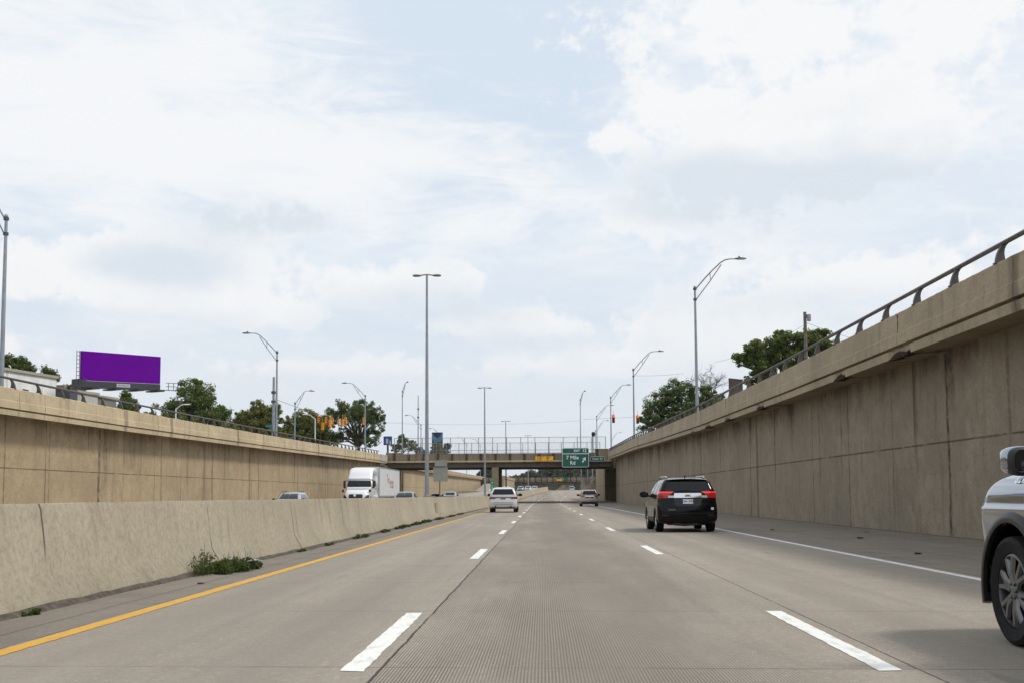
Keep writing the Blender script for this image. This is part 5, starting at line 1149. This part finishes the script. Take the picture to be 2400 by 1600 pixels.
# ---- silver pickup passing on the right
P_pk = paintmat('silver pickup paint', (.33, .37, .425), .9, .13, .6); M_flare = mat('flare darkened by road reflection', (.022, .021, .020), .35, spec=.3)  # flare colour darkened to hold the reflection of the road
PX_, PY_ = 4.58, 6.92
pk = empty('pickup_truck', (PX_, PY_, 0), 0, label='silver pickup truck cut by the right edge, front wheel and mirror showing', cat='pickup truck')
pr_ = [(.42, -3.75, 2.55, .92, .15, .30), (.55, -3.95, 2.76, .985, .15, .42), (.75, -4.0, 2.86, 1.0, .15, .46), (.95, -4.0, 2.87, 1.012, .15, .44), (1.03, -4.0, 2.86, 1.014, .15, .43), (1.065, -4.0, 2.84, .990, .15, .42), (1.14, -3.99, 2.80, .985, .15, .41), (1.21, -3.97, 2.70, .968, .15, .38), (1.265, -3.95, 2.55, .935, .15, .34), (1.305, -3.9, 2.32, .885, .15, .30),
       (1.325, -.95, 1.65, .86, .18, .25), (1.36, -.94, 1.25, .87, .18, .25), (1.55, -.90, .95, .82, .2, .25), (1.75, -.84, .62, .75, .2, .25), (1.86, -.74, .42, .66, .22, .3), (1.91, -.55, .2, .52, .2, .25), (1.925, -.3, 0, .35, .15, .2)]
ph = Hull(pr_, (.03, .16), 60); pbod = ph.body().build('body', [P_pk, M_liner], pk); wheels_z[0] = .415; cut_arches(pbod, (-1.85, 1.86), 1.0, .515)
M_rimd = mat('machined wheel', (.16, .165, .175), .28, .9)
for y in (-1.85, 1.86):
    for s in (-1, 1): wheel(pk, (s*.905, y, .415), .415, .275, s, spokes=6, rim_r=.283, rimmat=M_rimd, fancy=True)
for y in (-1.85, 1.86):
    for s in (-1, 1):
        q = MB(); rings = []
        for i in range(29):
            a = math.radians(-14+208*i/28); ca, sa = math.cos(a), math.sin(a)
            rings.append([(s*(.955), y+ca*.515, .415+sa*.515), (s*1.045, y+ca*.517, .415+sa*.517), (s*1.050, y+ca*.54, .415+sa*.54), (s*1.035, y+ca*.59, .415+sa*.59), (s*.965, y+ca*.625, .415+sa*.625)])
        q.loft(rings); q.build('wheel_arch_flare', M_flare, pk, smooth=50)
        q = MB(); q.loft([[(s*.60, y+math.cos(a)*.508, .415+math.sin(a)*.508), (s*1.02, y+math.cos(a)*.508, .415+math.sin(a)*.508), (s*1.02, y+math.cos(a)*.495, .415+math.sin(a)*.495), (s*.60, y+math.cos(a)*.495, .415+math.sin(a)*.495)] for a in np.radians(np.linspace(-6, 186, 26))]); q.build('wheel_arch_liner', M_liner, pk, smooth=40)
for s in (1, -1):
    side_glass(pk, ph, [(-.80, -.0, -.72, -.05), (.08, 1.0, .02, .55)], 1.40, 1.74, mirror=True) if s > 0 else None
    q = MB().ball((s*1.345, .70, 1.365), (.16, .09, .098), 20, 14, .55); q.tube([(s*.86, .74, 1.33), (s*1.22, .72, 1.33)], .045, 8)
    dm = q.build('door_mirror', M_black, pk, smooth=45)
    MB().ball((s*1.355, .735, 1.372), (.163, .085, .096), 20, 14, .55).build('mirror_cap', P_pk, dm, smooth=45)
    MB().extrude([(s*1.345+u, .603, 1.365+v) for u, v in rrect(.265, .15, .04)], (0, .012, 0)).build('mirror_glass', mat('mirror glass', (.10, .105, .11), .02, 1.0), dm)
    # badge on the flank of the hood, chrome letters
    bdg = text_mb('SILVERADO', .062, .004, M=Matrix(((0, 0, -1, -.90), (-1, 0, 0, 1.66), (-.0, 1, 0, 1.262), (0, 0, 0, 1))) if s < 0 else Matrix(((0, 0, 1, .90), (1, 0, 0, 1.66), (0, 1, 0, 1.262), (0, 0, 0, 1))))
    bdg.v = [((ph.pt(p[2], s*ph.sy(p[2], p[1]))[0].x + s*.010), p[1], p[2]) for p in bdg.v]
    bdg.build('name_badge', M_chrome, pk, fix=False)
    for zz in np.linspace(.50, 1.28, 2)[:0]: pass
    for y in (1.12, -.02): ph.patch([(z, s*ph.sy(z, y)-.006, s*ph.sy(z, y)+.006) for z in np.linspace(.55, 1.30, 9)], 1, .002, sub=1).build('door_seam', M_black, pk)
    ph.patch([(z, s*ph.sy(z, 1.26)-.004, s*ph.sy(z, 2.28)) for z in (.985, .997)], 10, .0015, sub=1).build('body_crease', M_black, pk) if False else None
    A_ = [(.98, ph.S(.98)-1.12, ph.S(.98)-.72), (1.14, ph.S(1.14)-1.08, ph.S(1.14)-.72)]; ph.patch(A_ if s > 0 else mirror_s(A_), 6, .003).build('headlight', M_lens, pk, smooth=40)
    MB().box((s*.99-.02, 2.30, .44), (s*.99+.03, 2.44, .475)).build('bumper_end', M_chrome, pk)
ph.patch([(.62, ph.S(.62)-.7, ph.S(.62)), (1.12, ph.S(1.12)-.7, ph.S(1.12))], 8, .02).build('grille', M_black, pk)
A_ = [(.46, ph.S(.46)-1.2, ph.S(.46)), (.60, ph.S(.60)-1.22, ph.S(.60))]
q = ph.patch(A_, 14, .03); ph.patch(mirror_s(A_), 14, .03, mb=q); q.build('bumper', M_chrome, pk, smooth=40)
A_ = [(1.40, ph.S(1.40)-.76, ph.S(1.40)), (1.55, ph.S(1.55)-.72, ph.S(1.55)), (1.74, ph.S(1.74)-.64, ph.S(1.74))]
q = ph.patch(A_, 8, .006); ph.patch(mirror_s(A_), 8, .006, mb=q); q.build('windscreen', M_glass, pk, smooth=40)
ph.patch([(1.42, -.62, .62), (1.56, -.60, .60), (1.74, -.52, .52)], 10, .006).build('rear_window', M_glass, pk, smooth=40)
MB().extrude([(u, -2.42+v, 1.318) for u, v in rrect(1.62, 2.80, .06)], (0, 0, .02)).build('bed_cover', M_black, pk)
ph.patch([(.78, -.70, .70), (1.0, -.70, .70), (1.22, -.70, .70)], 8, .012).build('tailgate', P_pk, pk, smooth=40)
for s in (1, -1):
    A_ = [(.88, .80, .97), (1.22, .78, .95)]; ph.patch(A_ if s > 0 else mirror_s(A_), 4, .015).build('tail_light', M_red, pk, smooth=40)
q = MB()
for k in range(6): q.box((-.958, 2.36, .78-.055*k), (-.945, 2.375, .805-.055*k))
q.build('liner_clip', M_lens, pk)
# ------------------------------------------------------------------ trees
def leafmat(name, a, b):
    m = bpy.data.materials.new(name); m.use_nodes = True; t = NT(m.node_tree)
    bs = t.n('ShaderNodeBsdfPrincipled'); o = t.n('ShaderNodeOutputMaterial'); tr_ = t.n('ShaderNodeBsdfTranslucent'); mx = t.n('ShaderNodeMixShader'); mx.inputs[0].default_value = .42
    at_ = t.n('ShaderNodeAttribute', attribute_name='tint').outputs['Fac']; c = t.mix(at_, a, b); t.put(bs.inputs['Base Color'], c); bs.inputs['Roughness'].default_value = .55; bs.inputs['Specular IOR Level'].default_value = .3
    t.put(tr_.inputs[0], t.mix(.5, c, (.20, .26, .04))); t.lk(bs.outputs[0], mx.inputs[1]); t.lk(tr_.outputs[0], mx.inputs[2]); t.lk(mx.outputs[0], o.inputs[0]); return m
M_lfA = leafmat('leaves mid green', (.075, .120, .030), (.20, .225, .055)); M_lfB = leafmat('leaves dark green', (.062, .105, .034), (.165, .20, .062)); M_lfC = leafmat('leaves yellowing', (.095, .125, .028), (.27, .245, .055)); M_lfD = leafmat('weed leaves', (.030, .055, .014), (.085, .115, .028)); M_lfR = leafmat('reddish leaves', (.10, .035, .03), (.20, .09, .07)); M_lfH = leafmat('hazy far leaves', (.075, .095, .085), (.12, .14, .115))
def leaves(cent, rad, n, size, rng, flat=.55, tint=None):
    """n leaf-clump quads scattered round the clump centres; numpy arrays of verts, faces and tints"""
    k = rng.integers(0, len(cent), n); d = rng.normal(size=(n, 3)); d /= np.linalg.norm(d, axis=1)[:, None]
    r = rad[k]*rng.random(n)**.42
    p = cent[k] + d*r[:, None]*np.array([1, 1, .8])
    nr = d*.6 + rng.normal(size=(n, 3))*.7 + np.array([0, 0, .5]); nr /= np.linalg.norm(nr, axis=1)[:, None]
    a = np.cross(nr, rng.normal(size=(n, 3))); a /= np.linalg.norm(a, axis=1)[:, None]; b = np.cross(nr, a)
    s = size*(.6+.8*rng.random(n))[:, None]; w_ = s*flat*1.2
    v = np.stack([p-a*s*.5, p+b*w_*.5+a*s*.05, p+a*s*.5, p-b*w_*.5+a*s*.05], axis=1).reshape(-1, 3)
    base = tint[k] if tint is not None else rng.random(len(cent))[k]
    tn = np.repeat(np.clip(base*.7+rng.random(n)*.35-.05, 0, 1), 4)
    return v, tn
def leaf_obj(name, v, tn, m, parent):
    n = len(v)//4; me = bpy.data.meshes.new(name); me.from_pydata(v.tolist(), [], np.arange(n*4).reshape(n, 4).tolist()); me.materials.append(m)
    at_ = me.attributes.new('tint', 'FLOAT', 'POINT'); at_.data.foreach_set('value', tn.astype(np.float32))
    o = bpy.data.objects.new(name, me); COL.objects.link(o); o.parent = parent; return o
def tree(label, blobs, Y, zbase, m, n=5200, size=.42, seed=1, trunk_px=None, trunk_r=.22, bare=None, name='leafy_tree', group='trees along the service roads', clumps=70, crad=.26, depth=.8):
    """blobs: crown lobes in photo pixels (px, py, rx, ry) stood at depth Y"""
    rng = np.random.default_rng(seed); k = Y/F; cs, rs, tn = [], [], []
    tot = sum(b[2]*b[3] for b in blobs); lobes = []
    for px, py, rx, ry in blobs:
        c = P(px, py, Y); ax, azr = rx*k, ry*k; lobes.append((c, ax, azr)); nb = max(4, int(2.2*clumps*rx*ry/tot))
        for _ in range(nb):
            d = rng.normal(size=3); d /= np.linalg.norm(d); rr_ = rng.random()**.40*.98
            cs.append((c.x+d[0]*ax*rr_, c.y+d[1]*ax*depth*rr_, c.z+d[2]*azr*rr_)); rs.append(crad*1.1*min(max(ax, 1.0), max(azr*1.2, 1.0))*(.6+.9*rng.random())); tn.append(rng.random())
    cs, rs, tn = np.array(cs), np.array(rs), np.array(tn)
    bx = P(trunk_px, 1000, Y).x if trunk_px else float(np.mean([l[0].x for l in lobes])); root = empty(name, (bx, Y, zbase), label=label, cat='tree', group=group); b0 = np.array([bx, Y, zbase])
    v, t_ = leaves(cs, rs, int(n*3.2), size*.62, rng, tint=tn); leaf_obj('crown', v-b0, t_, m, root)
    q = MB(); zl = min(l[0].z-l[2]*.35 for l in lobes)-zbase; zl = max(zl, 1.2)
    q.tube([(0, 0, -.5), (.05, 0, zl*.5), (-.05, .05, zl)], [trunk_r*1.25, trunk_r, trunk_r*.8], 9)
    for (c, ax, azr) in lobes:
        for j in range(4):
            e = np.array([c.x, c.y, c.z])-b0 + rng.normal(size=3)*np.array([ax, ax*.5, azr])*.42; mid_ = np.array([e[0]*.42, e[1]*.42, zl+(e[2]-zl)*.5]); q.tube([(-.02, 0, zl*.8), mid_, e], [trunk_r*.55, trunk_r*.32, .03], 6)
    q.build('trunk', M_trunk, root, smooth=60)
    if bare:
        q = MB()
        for (x0, y0, x1, y1) in bare:
            a = np.array(P(x0, y0, Y))-b0; e = np.array(P(x1, y1, Y))-b0
            def twig(p, d, L, r, lv):
                n_ = 4; pts = [p]; cur = p.copy(); dd = d.copy()
                for _ in range(n_): dd = dd+rng.normal(size=3)*.16; dd /= np.linalg.norm(dd); cur = cur+dd*L/n_; pts.append(cur.copy())
                q.tube(pts, [r*(1-.65*i/n_) for i in range(n_+1)], 5 if lv == 0 else 4, caps=False)
                if lv < 3:
                    for _ in range(5 if lv < 2 else 4): i = rng.integers(1, n_+1); twig(pts[i], (dd*.7+rng.normal(size=3)*.55+np.array([0, 0, .2])), L*.5, r*.5, lv+1)
            d = e-a; twig(a, d/np.linalg.norm(d), np.linalg.norm(d)*.8, .045, 0)
        q.build('bare_branches', mat('dead wood', (.11, .09, .085), .9), root, fix=False)
    return root
ZU = 5.3
tree('big round tree, widest on the left, behind the short white lamp', [(445, 905, 45, 38), (400, 945, 50, 32), (470, 945, 58, 40), (512, 952, 24, 26), (430, 970, 85, 34), (440, 885, 30, 20), (450, 925, 50, 30), (380, 965, 36, 24), (440, 985, 95, 24), (500, 985, 50, 24)], 150, ZU, M_lfA, 9000, .42, 3, clumps=150)
tree('small conifer-like tree at the end of the dark wall', [(289, 905, 11, 10), (292, 922, 22, 12), (296, 938, 28, 12), (345, 955, 18, 8)], 118, ZU, M_lfB, 2600, .26, 4, trunk_r=.1, clumps=60)
tree('yellowish green tree behind the bare steel pole', [(598, 938, 28, 20), (565, 960, 30, 22), (600, 965, 48, 26), (630, 950, 24, 24), (585, 990, 60, 26), (620, 1000, 50, 24), (555, 975, 30, 26)], 178, ZU, M_lfC, 10500, .38, 5, clumps=190)
tree('bushy olive green tree left of the hanging signals', [(700, 955, 28, 18), (672, 975, 28, 22), (715, 975, 42, 26), (745, 985, 28, 24), (700, 1005, 65, 24), (660, 1000, 40, 24), (745, 1010, 36, 22)], 180, ZU, M_lfC, 10500, .38, 6, clumps=190)
tree('open branched tree with visible limbs beside the third left lamp', [(790, 938, 38, 20), (840, 950, 38, 24), (770, 955, 30, 22), (862, 972, 26, 24), (815, 962, 45, 26), (850, 1005, 34, 22), (830, 935, 40, 20), (865, 950, 22, 20), (775, 1000, 30, 20), (800, 1000, 24, 14)], 176, ZU, M_lfB, 9000, .34, 7, trunk_px=824, trunk_r=.28, clumps=150, crad=.24)
tree('ragged tree top above the white building at the left edge', [(20, 828, 22, 14), (52, 838, 22, 16), (-10, 835, 20, 25), (70, 850, 16, 10)], 95, ZU, M_lfB, 2600, .30, 8, clumps=50)
tree('spindly sapling above the stained pillar', [(104, 848, 9, 6), (116, 858, 14, 10), (125, 868, 10, 10)], 92, ZU, M_lfB, 900, .24, 9, trunk_r=.06, clumps=30)
tree('reddish shrub growing between the cabinet and the grey wall', [(150, 905, 10, 16), (148, 925, 8, 12), (155, 890, 14, 7)], 79, ZU, M_lfR, 700, .17, 10, trunk_r=.04, name='shrub', group='shrubs', clumps=24)
tree('dark spreading tree with bare grey top branches, right of the signals', [(1520, 925, 40, 32), (1560, 900, 40, 30), (1590, 945, 52, 38), (1500, 955, 34, 22), (1640, 925, 36, 28), (1555, 970, 60, 26), (1620, 905, 30, 20), (1660, 945, 24, 20), (1500, 975, 40, 22)], 128, ZU, M_lfB, 9500, .34, 11, trunk_px=1590, clumps=170,
     bare=[(1612, 915, 1630, 855), (1615, 912, 1650, 858), (1605, 905, 1608, 862), (1620, 920, 1664, 876), (1600, 910, 1590, 870), (1625, 905, 1640, 862), (1630, 915, 1668, 890), (1610, 900, 1622, 850), (1618, 900, 1655, 866), (1548, 895, 1542, 868), (1560, 890, 1556, 866), (1575, 900, 1580, 868), (1640, 925, 1674, 900), (1628, 895, 1646, 850)])
tree('dense bright green tree behind the utility pole', [(1735, 800, 30, 18), (1790, 785, 36, 26), (1855, 785, 40, 28), (1710, 825, 26, 20), (1745, 835, 42, 32), (1810, 815, 50, 30), (1905, 800, 36, 26), (1880, 770, 24, 14), (1740, 870, 30, 20)], 100, ZU, M_lfA, 10500, .32, 12, clumps=180)
tree('small leafy tree behind the left end of the bridge fence', [(925, 1008, 12, 12), (940, 1022, 18, 12), (910, 1028, 16, 10)], 200, ZU, M_lfA, 1800, .4, 13, trunk_r=.1, clumps=40)
tree('dark bush behind the bridge fence, left of the chevron board', [(962, 1035, 14, 10), (975, 1040, 10, 8)], 235, ZU, M_lfH, 900, .45, 14, trunk_r=.1, clumps=24)
tree('overgrown shrub hiding the foot of the chevron billboard', [(1005, 1030, 13, 18), (1012, 1040, 14, 12), (994, 1036, 8, 14)], 226, ZU, M_lfA, 1500, .42, 15, trunk_r=.1, clumps=36)
tree('round bush behind the fence right of the chevron billboard', [(1026, 1024, 9, 9), (1022, 1036, 10, 7)], 240, ZU, M_lfH, 900, .45, 16, trunk_r=.1, clumps=24)
# wooded skyline beyond the distant bridge
far0 = []
for i, (px, py, rx, ry, Y) in enumerate(((1176, 1098, 9, 6, 520), (1190, 1096, 9, 6, 560), (1203, 1093, 10, 6, 520), (1222, 1089, 14, 9, 500), (1245, 1085, 13, 12, 540), (1262, 1083, 16, 13, 500), (1285, 1079, 16, 16, 520), (1305, 1079, 14, 16, 480), (1324, 1080, 15, 17, 500), (1343, 1081, 14, 15, 470), (1360, 1082, 14, 14, 490), (1378, 1080, 14, 15, 470), (1126, 1086, 9, 10, 440), (1110, 1084, 10, 8, 450), (1138, 1088, 8, 10, 460))):
    tree('hazy dark tree of the far wooded skyline under the bridge', [(px, py, rx, ry), (px-3, py+ry*.6, rx*1.1, ry*.8)], Y, 6.0, M_lfH, 1100, 1.1, 40+i, group='far trees seen under the bridge', clumps=30, crad=.4, trunk_r=.3)
for i, (px, Y, h_) in enumerate(((1335, 420, 9), (1350, 430, 8), (1361, 425, 8), (1371, 415, 9), (1383, 420, 9), (1389, 430, 9))):
    p = P(px, 1100, Y); o = empty('lamp_post', (p.x, Y, 6), label='pale far post in the row under the right end of the bridge', cat='post', group='row of pale far posts under the bridge')
    MB().tube([(0, 0, -2), (0, 0, h_)], .16, 6).build('shaft', M_galv, o)
o = empty('building', (P(1262, 1090, 560).x, 560, 6), label='blocky dark grey far building among the trees under the bridge', cat='building'); MB().box((-5, 0, -1), (7, 8, 7.2)).build('wall', mat('far building grey', (.16, .17, .18), .8), o)
o = empty('building', (P(1226, 1096, 480).x, 480, 6), label='low far building with a dull red roof under the bridge', cat='building'); MB().box((-2.6, 0, -1), (2.6, 8, 1.4)).build('wall', mat('far brick', (.13, .09, .085), .8), o); MB().loft([[(-2.9, -.4, 1.4), (2.9, -.4, 1.4), (2.9, 8.4, 1.4), (-2.9, 8.4, 1.4)], [(-2.2, 3.9, 2.7), (2.2, 3.9, 2.7), (2.2, 4.1, 2.7), (-2.2, 4.1, 2.7)]]).build('roof', mat('far roof', (.10, .075, .08), .8), o)
# ------------------------------------------------------------------ weeds along the barrier foot
def weed(label, x, y, L, wd, h, n, seed, stalks=0, group='weeds along the foot of the median barrier', dens=26, size=.05):
    rng = np.random.default_rng(seed); root = empty('weed_clump', (x, y, 0), label=label, cat='weed', group=group); cs = []
    for _ in range(dens):
        u = rng.random()*2-1; v_ = rng.random()*2-1
        if u*u+v_*v_ > 1: continue
        cs.append((v_*wd, u*L, h*(.10+.55*rng.random()*(1-.5*(u*u+v_*v_)))))
    cs = np.array(cs); v, t_ = leaves(cs, np.full(len(cs), h*.36), n, size, rng, flat=.38); v[:, 2] = np.maximum(v[:, 2], .004); leaf_obj('foliage', v, t_, M_lfD, root)
    q = MB()
    for _ in range(max(6, stalks)):
        a = np.array([rng.normal()*wd*.4, rng.normal()*L*.45, 0]); e = a+np.array([rng.normal()*.08+.02, rng.normal()*.10, h*(.6+.6*rng.random())]); q.tube([a, (a+e)/2+rng.normal(size=3)*.015, e], [.006, .004, .002], 4, caps=False)
    split_build(q, 'stem', mat('weed stem', (.09, .095, .035), .8), root, fix=False)
    return root
weed('big dark green weed clump spilling over the shoulder, with litter caught in it', -4.88, 17.9, 1.0, .27, .25, 4800, 21, 30, dens=90, size=.055)
tall = weed('tall sparse weed stalks leaning on the barrier at the near end of the big clump', -5.10, 16.9, .45, .10, .42, 700, 22, 9, dens=18, size=.045)
wl = [(11.3, .14, .05, .14, 'tiny weed tuft nearest the camera at the barrier foot'), (24.0, .3, .06, .12, 'low weed tuft just past the big clump'), (27.0, .4, .07, .14, 'flat weed tuft, second past the big clump'), (31.8, .9, .10, .26, 'dark weed patch before the yellow line narrows'), (36.5, .8, .10, .24, 'low weed patch before the leaning crack'), (41.5, 1.4, .12, .30, 'long weed patch just short of the lamp base box'), (45.5, 1.2, .13, .34, 'dense weed patch beside the lamp base box'), (49.5, 1.2, .14, .36, 'bushy weed patch below the first median lamp'), (56, 1.6, .12, .28, 'weed strip past the first median lamp'), (63, 2.0, .10, .22, 'thin weed strip further along the barrier'), (70, 2.0, .10, .2, 'weed strip left of the white SUV')]
for i, (y, L, wd, h, lb) in enumerate(wl): weed(lb, -5.12, y, L*1.35, wd*1.2, h*.45, int(500+500*L), 60+i, 8, dens=int(14+16*L), size=.05 if y < 30 else .075)
q = MB().lathe([(.028, 0), (.036, .09), (.033, .09), (.026, .004)], n=12); o = q.build('paper_cup', M_signw, None, loc=(-4.95, 17.75, .20)); o.rotation_euler = (1.3, .2, .7); tag(o, 'crushed white cup caught in the big weed clump', 'litter')
o = MB().tube([(0, 0, 0), (.02, -.02, .12), (.0, -.04, .22)], .010, 6).build('drinking_straw', mat('pale green plastic', (.42, .62, .50), .4), None, loc=(-4.74, 18.0, .16)); tag(o, 'pale green straw sticking out of the big weed clump', 'litter')
o = MB().extrude([(0, 0, 0), (.16, .05, .02), (.22, .16, .0), (.08, .14, .03)], (0, 0, .012)).build('plastic_wrapper', mat('grey film', (.36, .38, .38), .3), None, loc=(-4.72, 18.05, .13)); tag(o, 'crumpled grey wrapper lying on the big weed clump', 'litter')
for i, (x, y, s_, lb) in enumerate(((8.0, 29, .055, 'flat scrap of tyre rubber on the right shoulder, nearest the pickup'), (7.2, 36, .045, 'small dark debris on the right shoulder behind the black SUV'), (9.3, 33, .06, 'dark crumb of rubble at the foot of the right wall'), (7.0, 21.5, .05, 'small dark stone on the right shoulder by the pickup'), (-4.6, 15.2, .035, 'small dark red scrap on the left shoulder before the weeds'))):
    q = MB().ball((0, 0, s_*.2), (s_*1.6, s_, s_*.28), 7, 5); q.v = [tuple(Vector(p)+Vector((random.uniform(-1, 1), random.uniform(-1, 1), random.uniform(0, 1)))*s_*.25) for p in q.v]
    o = q.build('road_debris', mat('debris red', (.10, .02, .02), .8) if x < 0 else M_rubber, None, loc=(x, y, .02 if x > 6 else 0)); tag(o, lb, 'debris')
HAZE = 0.00006
if HAZE:
    hb_ = MB().box((-420, -80, -1.5), (420, 700, 60)).build('haze', M_black); m = bpy.data.materials.new('haze'); m.use_nodes = True; t = NT(m.node_tree)
    pv = t.n('ShaderNodeVolumePrincipled'); t.put(pv.inputs['Color'], (.92, .95, 1.0)); pv.inputs['Density'].default_value = HAZE; t.lk(pv.outputs[0], t.n('ShaderNodeOutputMaterial').inputs[1])
    hb_.data.materials.clear(); hb_.data.materials.append(m); tag(hb_, kind='stuff')
